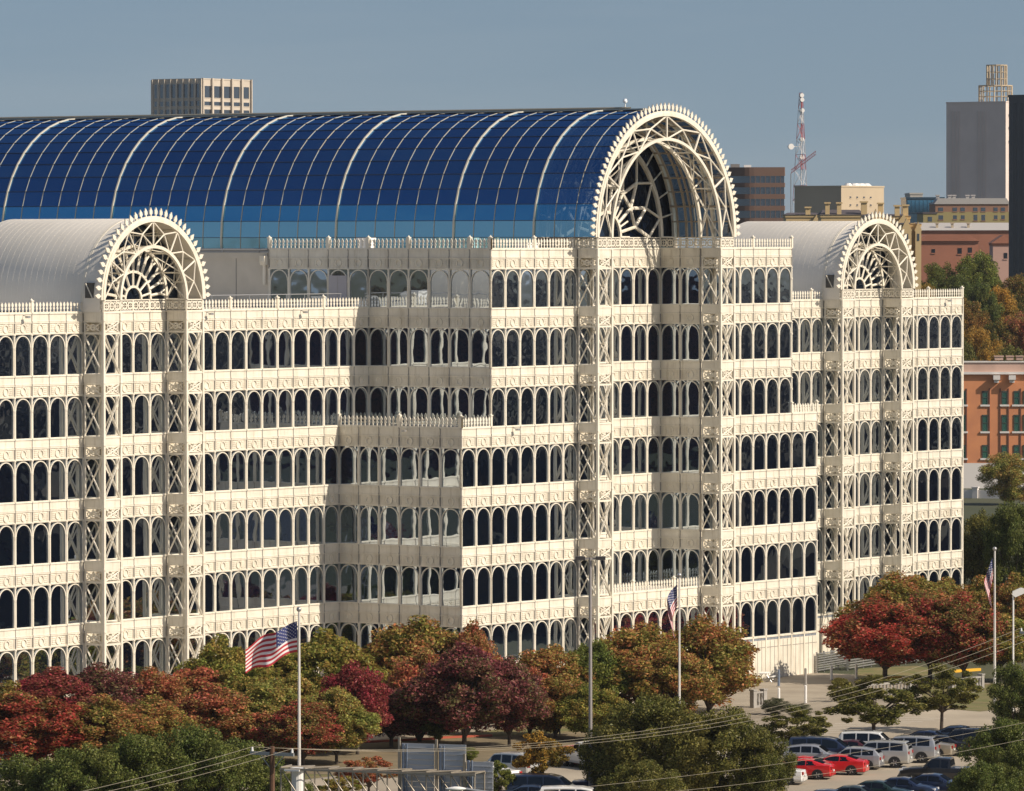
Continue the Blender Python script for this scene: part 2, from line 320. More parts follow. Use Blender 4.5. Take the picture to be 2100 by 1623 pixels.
# towers of the three portals
def tower(u, vb, rows):
    vf = vb+1
    for r in range(1, rows+1):
        z = ZS(r)
        for FN, a, b in ((FA, u, vf), (FB, u, vb), (FC, u+1, vf)):
            put('cross_brace', M_X, FN(a, b, z)); put('lattice_band', M_BAND, FN(a, b, z)); put('tower_panel', M_TPAN, FN(a, b, z))
        for a, b in ((u, vf), (u+1, vf)): put('corner_post', M_TPOST, Matrix.Translation((a*W, -b*W, z)))
        for a in (u, u+1): put('rear_post', M_RPOST, Matrix.Translation((a*W, -vb*W-.2, z)))
    for FN, a, b in ((FA, u, vf), (FB, u, vb), (FC, u+1, vf)): put('lattice_parapet', M_LAT, FN(a, b, ZS(rows+1)))
    for a, b in ((u, vf), (u+1, vf)): put('base_post', M_TBP, Matrix.Translation((a*W, -b*W, 0)))
    put('tower_deck', M_TDECK, Matrix.Translation((u*W, -vf*W, ZS(rows+1)-.1)))
mb = MB(); mb.box((-.2, -.2, 0), (.2, .2, ZS(1))); M_TBP = mb.mesh('base_post', CREAM)
mb = MB(); mb.tube((0, 0, 0), (0, 0, H), .075, 7); M_RPOST = mb.mesh('rear_post', CREAM)
mb = MB(); mb.box((.1, .1, 0), (1.9, 1.9, .08)); M_TDECK = mb.mesh('tower_deck', CREAM2)
for u, vb, rows in ((0, 0, 6), (5, 0, 6), (24, 6, 7), (33, 6, 7), (52, 0, 6), (57, 0, 6)): tower(u, vb, rows)

jr = random.Random(3)
for name, lst in INST.items():
    lst.sort(key=lambda t: -px_size(t[1].translation) - (1 if in_frame(t[1].translation) else 0))
    for i, (me, M, sub) in enumerate(lst[:300]):
        if name == 'window':
            o = link(name, me, B, M @ Matrix.Rotation(jr.gauss(0, .0035), 4, 'Z') @ Matrix.Rotation(jr.gauss(0, .003), 4, 'X'))
            link('window_arch', sub, o)
        else: link(name, me, B, M)
    rest = lst[300:]
    if rest:
        o = join_inst(name, lst[0][0], [M for _, M, _ in rest], B)
        if lst[0][2] and o: join_inst('window_arch', lst[0][2], [M for _, M, _ in rest], o)

# solid body behind the facade, roofs
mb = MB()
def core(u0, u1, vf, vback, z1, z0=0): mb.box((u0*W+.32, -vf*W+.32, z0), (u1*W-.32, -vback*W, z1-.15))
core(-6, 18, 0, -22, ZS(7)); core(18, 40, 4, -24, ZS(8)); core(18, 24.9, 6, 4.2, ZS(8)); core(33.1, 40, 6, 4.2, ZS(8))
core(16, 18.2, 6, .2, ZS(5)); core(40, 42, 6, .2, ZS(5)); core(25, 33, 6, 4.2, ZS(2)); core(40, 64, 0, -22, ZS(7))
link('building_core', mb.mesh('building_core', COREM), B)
mb = MB()
def roof(u0, u1, vf, vback, z, e=.0): mb.box((u0*W+.1, -vf*W+.1, z-.14), (u1*W-.1, -vback*W, z-.03+e))
roof(-6, 18, 0, -22, ZS(7)); roof(18, 25, 6, -24, ZS(8)); roof(33, 40, 6, -24, ZS(8), .004); roof(16, 18, 6, 0, ZS(5)); roof(40, 42, 6, 0, ZS(5)); roof(25, 33, 6, 4, ZS(2)); roof(40, 64, 0, -22, ZS(7), -.004)
link('roof', mb.mesh('roof', ROOFW), B)
# plain cream side walls of the faces turned away
mb = MB()
mb.box((40*W, -12, ZS(5)), (40*W+.1, 10, ZS(8)-.1)); mb.box((42*W, -12, 0), (42*W+.1, -.2, ZS(5)-.1)); mb.box((64*W, -.1, 0), (64*W+.12, 44, ZS(7)-.1)); mb.box((-12.1, -.1, 0), (-12, 44, ZS(7)-.1))
link('side_wall', mb.mesh('side_wall', CREAM2), B)
# plain roof-top wall behind the left gable, with coping and pipe rail
X = 36.0
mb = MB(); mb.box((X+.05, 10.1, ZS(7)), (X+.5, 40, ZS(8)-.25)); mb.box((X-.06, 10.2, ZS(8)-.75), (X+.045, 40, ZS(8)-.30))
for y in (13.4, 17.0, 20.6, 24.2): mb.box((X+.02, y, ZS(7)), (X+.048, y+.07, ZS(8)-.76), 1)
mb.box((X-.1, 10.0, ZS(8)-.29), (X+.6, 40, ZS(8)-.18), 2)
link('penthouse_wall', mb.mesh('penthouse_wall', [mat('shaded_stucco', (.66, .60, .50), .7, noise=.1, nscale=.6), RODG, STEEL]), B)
mb = MB(); mb.path([(X-.2, 10, ZS(8)-.02), (X-.2, 40, ZS(8)-.02)], .07, 6)
for k in range(8): mb.tube((X-.2, 11+k*3.7, ZS(8)-.3), (X-.2, 11+k*3.7, ZS(8)-.02), .05, 5)
link('pipe_rail', mb.mesh('pipe_rail', STEEL), B)
mb = MB(); mb.prism([(-.22, 0), (.22, 0), (.35, .3), (.35, .75), (-.35, .75), (-.35, .3)], -.25, .25); mb.box((-.1, -.1, -1.6), (.1, .1, 0))
link('bracket', mb.mesh('bracket', CREAM), B, Matrix.Translation((X-.15, 10.4, ZS(8)-1.3)))
mb = MB(); zz = ZS(7)
mb.path([(13, 1.6, zz+1.12), (34.5, 1.6, zz+1.12)], .035, 5); mb.path([(13, 1.6, zz+.6), (34.5, 1.6, zz+.6)], .02, 4)
for k in range(10): mb.tube((13+k*2.38, 1.6, zz), (13+k*2.38, 1.6, zz+1.12), .03, 5)
link('guard_rail', mb.mesh('guard_rail', STEEL), B)
mb = MB(); mb.box((-.08, 0, 0), (.08, 1.8, 2.5)); mb.box((-.09, .88, .05), (-.081, .92, 2.45), 1)
link('roof_door', mb.mesh('roof_door', [mat('door_lilac_grey', (.42, .40, .42), .5), RODG]), B, Matrix.Translation((X-.03, 2.1, ZS(7)+.05)))
for (x, y, z, sx, sy, sz) in ((40, 3.0, ZS(8), .9, 1.1, .9), (15.5, 9, ZS(7), 1.6, 1.6, .9), (24, 12, ZS(7), 2.2, 1.6, .8), (44, -10, ZS(8), 1.5, 1.2, .5), (90, 12, ZS(7), 2.2, 2, .9)):
    mb = MB(); mb.box((0, 0, 0), (sx, sy, sz*.8)); mb.box((-.08, -.08, sz*.8), (sx+.08, sy+.08, sz)); link('roof_vent', mb.mesh('roof_vent', WHITE), B, Matrix.Translation((x, y, z)))
# small lamps under the parapets
mb = MB(); mb.tube((0, -.45, .0), (0, 0, .12), .03, 5); mb.box((-.16, -.62, -.10), (.16, -.36, .06))
M_FL = mb.mesh('floodlight', STEEL)
for u, v, r in ((7, 0, 6), (13, 0, 6), (-4, 0, 6), (41, 0, 6), (62, 0, 6), (19, 6, 4.0)):
    link('floodlight', M_FL, B, FA(u+.5, v, ZS(r)+HO+.4))
link('floodlight', M_FL, B, FB(16, 3.4, ZS(4)+HO+.4))

# ------------------------------------------------------------------ gable arches
def pol(cx, cz, r, deg, y): a = R_(deg); return (cx+r*math.cos(a), y, cz+r*math.sin(a))
def truss(cx, cz, Ro, Ri, y, thin=1.0, name='gable_truss', foot=0.0):
    mb = MB(); n = 48
    mb.annulus(cx, cz, Ro-.12, Ro+.14, y-.13, y+.13, 0, math.pi, n); mb.annulus(cx, cz, Ri-.12, Ri+.12, y-.12, y+.12, 0, math.pi, n)
    t = .058*thin*(1.25 if Ro > 8 else 1)
    for k in range(7):
        a = 30*k
        if 0 < k < 6: mb.tube(pol(cx, cz, Ri, a, y), pol(cx, cz, Ro, a, y), t*1.3, 6)
        if k < 6:
            b = a+30; c = pol(cx, cz, (Ri*.45+Ro*.55), a+15, y)
            for q in (pol(cx, cz, Ro-.1, a, y), pol(cx, cz, Ro-.1, b, y), pol(cx, cz, Ri, a, y), pol(cx, cz, Ri, b, y)): mb.tube(c, q, t, 6)
    o = link(name, mb.mesh(name, CREAM), B)
    return o
TOOTH = [(-.06, -.02), (.06, -.02), (.06, .10), (.17, .18), (.17, .40), (.11, .45), (.0, .66), (-.11, .45), (-.17, .40), (-.17, .18), (-.06, .10)]
def fringe(cx, cz, R, y, n, par, s=1.0):
    mb = MB(); mb.annulus(cx, cz, R+.14, R+.32*s, y-.08, y+.08, 0, math.pi, 48); link('fringe_band', mb.mesh('fringe_band', CREAM), par)
    mb = MB(); mb.prism([(x*s, z*s) for x, z in TOOTH], -.05, .05); me = mb.mesh('crest_finial', CREAM)
    for i in range(n):
        a = math.pi*(i+.5)/n
        M = Matrix.Translation((cx+(R+.33*s)*math.cos(a), y, cz+(R+.33*s)*math.sin(a))) @ Matrix.Rotation(math.pi/2-a, 4, 'Y')
        link('crest_finial', me, par, M)
def braces(cx, cz, Ro, Ri, y0, y1, par=None):
    def one(p, q, r):
        mb = MB(); mb.tube(p, q, r, 5); link('arch_brace', mb.mesh('arch_brace', CREAM), B)
    for k in range(7):
        a = 30*k
        for R in (Ro, Ri): one(pol(cx, cz, R, a, y0), pol(cx, cz, R, a, y1), .06)
        if k < 6:
            b = a+30
            one(pol(cx, cz, Ri, a, y0), pol(cx, cz, Ri, b, y1), .05); one(pol(cx, cz, Ri, b, y0), pol(cx, cz, Ri, a, y1), .05)
            one(pol(cx, cz, (Ri+Ro)/2, a+15, y0), pol(cx, cz, (Ri+Ro)/2, a+15, y1), .04)
def half_disc(cx, cz, R, y, m, name, n=36, r0=0):
    mb = MB(); vs = [(cx+R*math.cos(math.pi*i/n), y, cz+R*math.sin(math.pi*i/n)) for i in range(n+1)]+[(cx, y, cz)]
    mb.add(vs, [(n+1, i+1, i) for i in range(n)]); return link(name, mb.mesh(name, m), B)
def side_portal(uc):
    cx = uc*W; cz = ZS(7)+.93
    t = truss(cx, cz, 6, 4, -2.0); fringe(cx, cz, 6, -2.0, 34, t)
    truss(cx, cz, 6, 4, -.05, .8, 'inner_truss'); braces(cx, cz, 6, 4, -2, -.05)
    half_disc(cx, cz, 5.9, .35, DGL, 'gable_glass')
    mb = MB(); y = -.02
    mb.annulus(cx, cz, .88, 1.06, y-.07, y+.07, 0, math.pi, 14); mb.annulus(cx, cz, 2.02, 2.2, y-.07, y+.07, 0, math.pi, 12)
    for k in range(7):
        a = 12+26*k; mb.tube(pol(cx, cz, 1.0, a, y), pol(cx, cz, 2.1, a, y), .10, 5)
    for k in range(13):
        a = 7.5+13.75*k; mb.tube(pol(cx, cz, 2.1, a, y), pol(cx, cz, 3.3, a, y), .12, 5)
        for s in (-3.4, 3.4): mb.tube(pol(cx, cz, 3.25, a, y), pol(cx, cz, 3.9, a+s, y), .09, 5)
    link('fan_tracery', mb.mesh('fan_tracery', CREAM), B)
    # white ribbed barrel roof behind the gable
    mb = MB(); n = 40; R = 6.12; y0, y1 = -1.8, 12.0; prof = []
    prof = [(R, -.9)]+[(R*math.cos(math.pi*i/n), R*math.sin(math.pi*i/n)) for i in range(n+1)]+[(-R, -.9)]
    for sec, (yy, s) in enumerate(((y0, 1), (y1-.35, 1), (y1-.1, .985), (y1, .95))): mb.v += [(cx+x*s, yy, cz+z*(s if z > 0 else 1)) for x, z in prof]
    N = len(prof)
    for sct in range(3):
        for i in range(N-1): mb.f.append((sct*N+i, sct*N+i+1, (sct+1)*N+i+1, (sct+1)*N+i)); mb.m.append(0)
    mb.f.append(tuple(range(3*N, 4*N))); mb.m.append(0)
    bo = link('barrel_roof', mb.mesh('barrel_roof', BARREL, True), B)
    mb = MB()
    for k in range(1, 24):
        yy = y0+k*.58; mb.annulus(cx, cz, R, R+.004, yy-.008, yy+.010, 0, math.pi, 40)
    link('standing_seam', mb.mesh('standing_seam', BARREL), bo, kind='stuff')
    mb = MB(); mb.box((cx-R-.03, -1.15, cz+.15), (cx-R+.3, -.35, cz+1.3), 0); mb.tube((cx-R-.06, -1.1, cz+.15), (cx-R-.06, -.45, cz+1.25), .05, 5, 1)
    link('service_opening', mb.mesh('service_opening', [COREM, CREAM]), bo)
side_portal(3); side_portal(55)
# main portal
cx = 29*W; cz = ZS(8)+.93
t = truss(cx, cz, 10, 8, -14.0); fringe(cx, cz, 10, -14.0, 58, t)
truss(cx, cz, 10, 8, -12.0, .9, 'inner_truss'); braces(cx, cz, 10, 8, -14, -12)
half_disc(cx, cz, 10.2, -7.6, DGL, 'gable_glass')
mb = MB(); y = -8.0
mb.annulus(cx, cz, 7.95, 8.3, y-.12, y+.12, 0, math.pi, 40); mb.annulus(cx, cz, 1.95, 2.2, y-.1, y+.1, 0, math.pi, 16); mb.annulus(cx, cz, 9.9, 10.15, y-.12, y+.12, 0, math.pi, 48)
A_ = [11.25+22.5*k for k in range(8)]; B_ = [22.5*k for k in range(9)]; A2 = [R_(a) for a in A_]
for a in A_:
    mb.tube(pol(cx, cz, 2.1, a, y), pol(cx, cz, 4.3, a, y), .14, 6)
    for s in (-11.25, 11.25):
        mb.tube(pol(cx, cz, 4.3, a, y), pol(cx, cz, 6.3, a+s, y), .15, 6); mb.tube(pol(cx, cz, 6.3, a+s, y), pol(cx, cz, 8.1, a, y), .11, 6)
for k in range(7): mb.tube(pol(cx, cz, 4.3, A_[k], y), pol(cx, cz, 4.3, A_[k+1], y), .15, 6)
for a in A_+B_: mb.tube(pol(cx, cz, 2.1, a, y), pol(cx, cz, 3.4, a, y), .09, 5); mb.tube(pol(cx, cz, 8.1, a, y), pol(cx, cz, 10, a, y), .08, 5)
link('fan_tracery', mb.mesh('fan_tracery', CREAM), B)
# glass vault: 12 rows of panes per side
RV = 10.36; VB = -32; VF = 7
vault = link('glass_vault', None, B); mb = MB(); NR = 12; dA = math.pi/2/NR
for k in range(0, 2*NR+1):
    a = dA*k; mb.tube((cx+(RV+.02)*math.cos(a), -VF*W+.2, cz+(RV+.02)*math.sin(a)), (cx+(RV+.02)*math.cos(a), -VB*W, cz+(RV+.02)*math.sin(a)), .035, 4)
bpy.data.objects.remove(vault); vault = link('glass_vault', mb.mesh('glass_vault', PURL), B)
def seg_arc(r0, r1, hw, nm, mats):
    mb = MB(); vs = []
    mb.annulus(0, 0, r0, r1, -hw, hw, 0, math.pi, 2*NR); mb.box((r0, -hw, -.95), (r1, hw, 0)); mb.box((-r1, -hw, -.95), (-r0, hw, 0))
    return mb.mesh(nm, mats)
M_RIB = seg_arc(RV-.12, RV+.045, .021, 'rib', RIBM); M_MRIB = seg_arc(RV-.35, RV+.12, .065, 'main_rib', MRIB)
for v in range(VB, VF):
    main = (v-4) % 6 == 0 if v > 4 else ((v == 4) or (v <= 0 and v % 6 == 0))
    link('main_rib' if main else 'rib', M_MRIB if main else M_RIB, vault, Matrix.Translation((cx, -v*W, cz)))
M_CRIB = seg_arc(RV-.55, RV-.38, .09, 'inner_rib', mat('inner_rib_tan', (.42, .34, .25), .6))
for v in (4.7, 5.4): link('inner_rib', M_CRIB, vault, Matrix.Translation((cx, -v*W, cz)))
for k in range(1, 24):
    a = R_(7.5*k); mb = MB(); mb.tube((cx+9.85*math.cos(a), -8, cz+9.85*math.sin(a)), (cx+9.85*math.cos(a), -13.9, cz+9.85*math.sin(a)), .055 if k % 2 else .09, 5); link('canopy_purlin', mb.mesh('canopy_purlin', bpy.data.materials['inner_rib_tan']), vault)
for v in (4.35, 5.05, 5.8, 6.5):
    mb = MB(); mb.annulus(0, 0, 9.55, 9.75, -.05, .05, 0, math.pi, 24); link('inner_rib', mb.mesh('inner_rib', bpy.data.materials['inner_rib_tan']), vault, Matrix.Translation((cx, -v*W, cz)))
pm = []
for k in range(2*NR):
    a0, a1 = dA*k, dA*(k+1); pr = []
    for tint, g in (('vault', VGL), ('canopy', VGT)):
        mb = MB(); p = [(RV*math.cos(a0), .03, RV*math.sin(a0)), (RV*math.cos(a0), W-.03, RV*math.sin(a0)), (RV*math.cos(a1), W-.03, RV*math.sin(a1)), (RV*math.cos(a1), .03, RV*math.sin(a1))]
        q4 = (VG0, VG1) if tint == 'vault' else (VT0, VT1); g = {0: q4[0], 2*NR-1: q4[0], 1: q4[1], 2*NR-2: q4[1]}.get(k, g)  # bottom two rows take the tints with painted sky reflection
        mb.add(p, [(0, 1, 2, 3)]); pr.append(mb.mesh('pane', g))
    pm.append(pr)
cnt = 0; restL = {}
for v in range(VF-1, VB-1, -1):
    for k in range(2*NR):
        M = Matrix.Translation((cx, -(v+1)*W, cz)); c = (cx+RV*math.cos(dA*(k+.5)), -(v+.5)*W, cz+RV*math.sin(dA*(k+.5)))
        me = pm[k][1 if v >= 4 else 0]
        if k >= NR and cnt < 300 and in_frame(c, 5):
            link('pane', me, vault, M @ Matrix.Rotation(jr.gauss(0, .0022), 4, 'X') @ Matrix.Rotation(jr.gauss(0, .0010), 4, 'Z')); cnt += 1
        else: restL.setdefault(1 if v >= 4 else 0, []).append((k, M))
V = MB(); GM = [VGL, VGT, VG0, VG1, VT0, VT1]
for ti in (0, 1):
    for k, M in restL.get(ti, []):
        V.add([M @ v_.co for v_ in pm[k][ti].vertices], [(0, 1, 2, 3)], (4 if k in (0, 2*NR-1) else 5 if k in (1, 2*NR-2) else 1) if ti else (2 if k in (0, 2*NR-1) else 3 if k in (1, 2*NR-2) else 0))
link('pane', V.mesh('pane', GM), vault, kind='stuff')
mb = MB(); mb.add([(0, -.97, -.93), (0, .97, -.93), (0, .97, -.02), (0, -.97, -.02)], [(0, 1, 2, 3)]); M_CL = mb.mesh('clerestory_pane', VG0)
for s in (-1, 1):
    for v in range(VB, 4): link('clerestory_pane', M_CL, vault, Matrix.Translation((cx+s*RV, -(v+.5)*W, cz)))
half_disc(cx, cz, RV, -VB*W, VGL, 'gable_glass')
mb = MB(); zt = cz+RV+.25
for dx in (-.35, .35): mb.path([(cx+dx, -10.2, zt), (cx+dx, -VB*W, zt)], .07, 5)
mb.box((cx-.5, -12, zt-.2), (cx+.5, -VB*W, zt-.08))
for k in range(18): mb.tube((cx-.35, -10+k*4, zt-.1), (cx-.35, -10+k*4, zt+.05), .05, 4)
link('ridge_walkway', mb.mesh('ridge_walkway', RIBM), vault)
mb = MB(); mb.tube((0, 0, 0), (0, 0, .45), .05, 6); mb.tube((0, 0, .4), (0, 0, .52), .16, 8, r2=.2); mb.tube((0, 0, .52), (0, 0, .72), .2, 8, r2=.12)
link('beacon', mb.mesh('beacon', WHITE), vault, Matrix.Translation((cx-.3, -10.1, zt)))
# ------------------------------------------------------------------ trees
BARK = mat('bark', (.085, .065, .05), .9, noise=.4, nscale=3)
def leaves_from(cents, rads, n, size, seed, flat=.25):
    r = np.random.default_rng(seed); k = r.choice(len(cents), n, p=(rads**2)/(rads**2).sum())
    d = r.normal(size=(n, 3)); d /= np.linalg.norm(d, axis=1)[:, None]
    rr = rads[k]*(r.random(n)**.45); p = cents[k]+d*rr[:, None]*np.array([1, 1, .46])
    nn = d*.55+r.normal(size=(n, 3))*.6; nn /= np.linalg.norm(nn, axis=1)[:, None]
    a = np.cross(nn, r.normal(size=(n, 3))); a /= np.linalg.norm(a, axis=1)[:, None]; b = np.cross(nn, a)
    s = size*(.6+.8*r.random(n))[:, None]; a = a*np.array([1, 1, .5]); b = b*np.array([1, 1, .5])
    v = np.stack([p-a*s, p-b*s*.62, p+a*s, p+b*s*.62], 1).reshape(-1, 3)
    return v
def quads_mesh(name, v, m):
    n = len(v)//4; me = bpy.data.meshes.new(name); me.vertices.add(len(v)); me.vertices.foreach_set('co', v.astype(np.float32).ravel())
    me.loops.add(4*n); me.loops.foreach_set('vertex_index', np.arange(4*n, dtype=np.int32)); me.polygons.add(n)
    me.polygons.foreach_set('loop_start', np.arange(0, 4*n, 4, dtype=np.int32)); me.polygons.foreach_set('loop_total', np.full(n, 4, np.int32))
    me.update(calc_edges=True); me.materials.append(m); return me
DUMMY = mat('leaf_base', (.05, .08, .02), .8)
def crown_variant(kind, seed, nleaf, size):
    r = np.random.default_rng(seed); cs = []; rs = []
    nb = {'pear': 150, 'oak': 150, 'open': 62, 'conifer': 60}[kind]; ph = r.uniform(0, 6.28, 3)
    while len(cs) < nb:
        p = r.uniform(-1, 1, 3); q = np.array([p[0], p[1], p[2]]); rad = np.linalg.norm(q)
        if rad > .86 or (rad < .45 and r.random() < .6): continue
        if kind == 'pear': z = .5+.5*q[2]; wdt = math.sin(math.pi*min(1, max(.02, (z*.93+.10)))**.85); az = math.atan2(q[1], q[0]); wdt *= 1+.13*math.sin(2*az+ph[0])+.10*math.sin(3*az+5*z+ph[1]); c = np.array([q[0]*(.35+.74*wdt), q[1]*(.35+.74*wdt), z*(1+.05*math.sin(2*az+ph[2]))])
        elif kind == 'oak': z = .5+.5*q[2]; az = math.atan2(q[1], q[0]); f_ = 1.02*(1+.12*math.sin(2*az+ph[0])+.10*math.sin(4*az+6*z+ph[1])); c = np.array([q[0]*f_, q[1]*f_, z])
        elif kind == 'conifer': z = .5+.5*q[2]; c = np.array([q[0]*(1.15-z), q[1]*(1.15-z), z])
        else: z = .42+.5*q[2]+.18*r.random(); c = np.array([q[0]*1.1, q[1]*1.1, z])
        cs.append(c); rs.append(r.uniform(.11, .23) if kind != 'open' else r.uniform(.10, .24))
    cs = np.array(cs); rs = np.array(rs)
    v = leaves_from(cs, rs, int(nleaf), size, seed+1)
    me = quads_mesh('crown', v, DUMMY); return me, cs
def trunk_mesh(kind, cs, seed):
    """unit tree: trunk from z=-1..: built in crown units, z scaled apart"""
    r = random.Random(seed); mb = MB()
    split = r.uniform(-.02, .08); lean = (r.uniform(-.04, .04), r.uniform(-.04, .04))
    mb.tube((0, 0, -.62), (lean[0], lean[1], split), .055, 8, r2=.04, caps=False); mb.tube((0, 0, -.64), (0, 0, -.55), .085, 8, r2=.055, caps=False)
    idx = list(range(len(cs))); r.shuffle(idx)
    for i in idx[:16]:
        c = cs[i]*.92; p1 = (lean[0]+c[0]*.3, lean[1]+c[1]*.3, split+(c[2]-split)*.45)
        mb.tube((lean[0], lean[1], split-.04), p1, .028, 6, r2=.018, caps=False); mb.tube(p1, c, .018, 5, r2=.006, caps=False)
    return mb.mesh('trunk', BARK)
VAR = {}
for kind, cnt_, nl, sz in (('pear', 6, 34000, .028), ('oak', 4, 44000, .022), ('open', 2, 15000, .036), ('conifer', 1, 18000, .034)):
    VAR[kind] = []
    for i in range(cnt_):
        me, cs = crown_variant(kind, 100+17*i+len(kind), nl, sz); VAR[kind].append((me, trunk_mesh(kind, cs, i+5)))
PAL = {
 'red': leafmat('leaves_red', [(0.459, 0.063, 0.052), (0.343, 0.085, 0.052), (0.204, 0.149, 0.046)], rnd=.7),
 'crimson': leafmat('leaves_crimson', [(0.331, 0.040, 0.059), (0.267, 0.057, 0.059), (0.281, 0.114, 0.059)], rnd=.7),
 'mixred': leafmat('leaves_mixed_red', [(0.408, 0.063, 0.059), (0.294, 0.137, 0.059), (0.216, 0.217, 0.059)], .45, rnd=.7),
 'maroon': leafmat('leaves_maroon', [(0.207, 0.049, 0.062), (0.244, 0.090, 0.078), (0.159, 0.145, 0.055)], .4, rnd=.7),
 'rust': leafmat('leaves_rust', [(0.458, 0.115, 0.078), (0.411, 0.182, 0.078), (0.275, 0.230, 0.070)], .5, rnd=.7),
 'oliverust': leafmat('leaves_olive_rust', [(0.433, 0.166, 0.074), (0.328, 0.235, 0.067), (0.209, 0.222, 0.049)], .5, rnd=.7),
 'olive': leafmat('leaves_olive', [(0.358, 0.235, 0.067), (0.283, 0.263, 0.058), (0.194, 0.235, 0.049)], .5, rnd=.7),
 'yg': leafmat('leaves_yellow_green', [(0.443, 0.267, 0.087), (0.333, 0.303, 0.078), (0.222, 0.255, 0.061)], .5, rnd=.7),
 'green': leafmat('leaves_green', [(0.238, 0.235, 0.049), (0.178, 0.208, 0.047), (0.127, 0.173, 0.039)], .4, rnd=.7),
 'dark': leafmat('leaves_dark_green', [(0.194, 0.203, 0.055), (0.149, 0.171, 0.044), (0.101, 0.140, 0.034)], .3, .7),
 'darkolive': leafmat('leaves_dark_olive', [(0.234, 0.203, 0.055), (0.171, 0.164, 0.044), (0.109, 0.125, 0.031)], .3, .7),
 'gold': leafmat('leaves_gold', [(0.507, 0.277, 0.049), (0.387, 0.235, 0.049), (0.209, 0.181, 0.049)], .12, .7),
 'hillmix': leafmat('leaves_hill', [(0.358, 0.166, 0.049), (0.209, 0.166, 0.043), (0.104, 0.125, 0.032)], .06, .7),
}
tr = random.Random(11)
def tree(px, by, top, hw, pal, kind, label, cat='tree', name=None, crown_from=.12, group=None, bp=None):
    base = gp(px, by) if bp is None else Vector(bp); d = (base-CAM).dot(F_); s = FPX/d
    h = (by-top)/s if bp is None else top; rad = hw/s if bp is None else hw
    nm = name or {'pear': 'pear_tree', 'oak': 'oak_tree', 'open': 'elm_tree', 'conifer': 'pine_tree'}[kind]
    cm, tm = VAR[kind][tr.randrange(len(VAR[kind]))]
    t = thing(nm, label, cat, base, tr.uniform(0, 6.28), group)
    z0 = h*crown_from; ch = h-z0
    c = link('crown', cm, t); c.scale = (rad, rad, ch*.94); c.location = (0, 0, z0)
    c.material_slots[0].link = 'OBJECT'; c.material_slots[0].material = PAL[pal]
    k = link('trunk', tm, t); k.scale = (rad*.9, rad*.9, ch*.94 if z0 < ch*.55 else z0/.62); k.location = (0, 0, z0)
    if z0 >= ch*.55: k.scale = (rad*.9, rad*.9, z0/.62)
    return t
G1 = 'autumn pear trees along the building'
T = [
 (455,1500,1302,72,'olive','olive green tree just left of the waving flag'),
 (560,1497,1300,78,'olive','dull green tree behind the waving flag'),
 (672,1492,1284,92,'olive','yellow green round tree right of the waving flag'),
 (850,1478,1257,112,'oliverust','tall olive and rust tree in front of the shaded inner corner'),
 (972,1482,1268,52,'rust','slim pinkish rust tree rising in front of the sunlit building corner'),
 (1120,1485,1312,80,'oliverust','olive rust tree under the arched windows, left of the tall two-headed light pole'),
 (1212,1478,1305,55,'green','small green tree right behind the tall two-headed light pole'),
 (1310,1470,1272,104,'oliverust','broad olive rust tree left of the drooping middle flag'),
 (1452,1460,1258,100,'oliverust','broad rust flecked tree right of the drooping middle flag, beside the white base wall'),
 (20,1560,1398,85,'oliverust','olive tree with some red at the far left edge of the row'),
 (105,1538,1366,92,'crimson','crimson topped tree under the leftmost arched windows'),
 (212,1532,1358,92,'maroon','dark red tree in front of the left gable tower'),
 (318,1530,1366,78,'rust','rust tree in front of the left portal recess'),
 (402,1525,1356,84,'rust','orange rust tree at the right foot of the left portal'),
 (70,1592,1415,108,'red','bright red tree nearest the left edge with its dark forked trunk showing'),
 (205,1592,1425,92,'oliverust','olive tree right of the bright red tree'),
 (318,1585,1425,82,'oliverust','mottled olive and orange tree above the dark green oaks'),
 (440,1566,1398,92,'rust','rusty red tree in front of the olive ones, left of the waving flag pole'),
 (548,1562,1392,86,'yg','lime green tree below the waving flag'),
 (622,1574,1432,70,'mixred','low tree, half dark red and half green, just behind the pole of the waving flag'),
 (690,1568,1405,66,'yg','yellow green tree with a thick dark trunk just right of the flagpole'),
 (732,1548,1352,68,'crimson','pure crimson tree, the brightest red one in the middle of the row'),
 (800,1532,1400,74,'maroon','low maroon tree above the shaded lawn left of the grey sign backs'),
 (862,1522,1322,84,'rust','pinkish rust tree between the crimson one and the large maroon one'),
 (950,1537,1312,98,'maroon','largest maroon tree, with its single dark trunk visible over the shaded lawn'),
 (1043,1532,1335,64,'maroon','narrow maroon tree with a slim dark trunk, right of the largest maroon one'),
 (1140,1512,1375,68,'oliverust','olive rust tree with a leaning forked trunk behind the parking lot'),
 (1215,1520,1400,60,'olive','small olive tree left of the big dark oak'),
 (505,1530,1350,70,'olive','mottled olive tree left of the waving flag, lower than its neighbour'),
 (592,1540,1375,66,'yg','light green tree crossed by the white flagpole'),
 (905,1505,1330,60,'oliverust','olive rust tree peeping between the crimson and the largest maroon tree'),
 (1085,1510,1365,56,'rust','rust tree with a red tinge right of the narrow maroon tree'),
 (1385,1475,1318,70,'oliverust','low olive rust tree directly behind the middle flagpole'),
 (895,1530,1440,34,'green','thin green sapling leaning against the maroon trees'),
 (1812,1398,1222,95,'red','orange red tree on the kerbed lawn beside the loading yard'),
 (1905,1396,1206,82,'mixred','dome shaped red and green tree in the middle of the right hand clump'),
 (1975,1400,1216,78,'mixred','red flecked tree just left of the rightmost flagpole'),
 (2050,1398,1250,66,'yg','yellow green tree behind the rightmost flagpole'),
 (1850,1358,1168,85,'oliverust','brownish olive tree overlapping the foot of the right gable tower'),
 (1930,1352,1176,70,'oliverust','brown olive tree under the right end of the white building'),
 (2010,1350,1182,64,'oliverust','brown crown behind the drooping right flag'),
 (2085,1352,1172,60,'oliverust','brown crown cut by the right edge of the view, above the white lamp'),
]
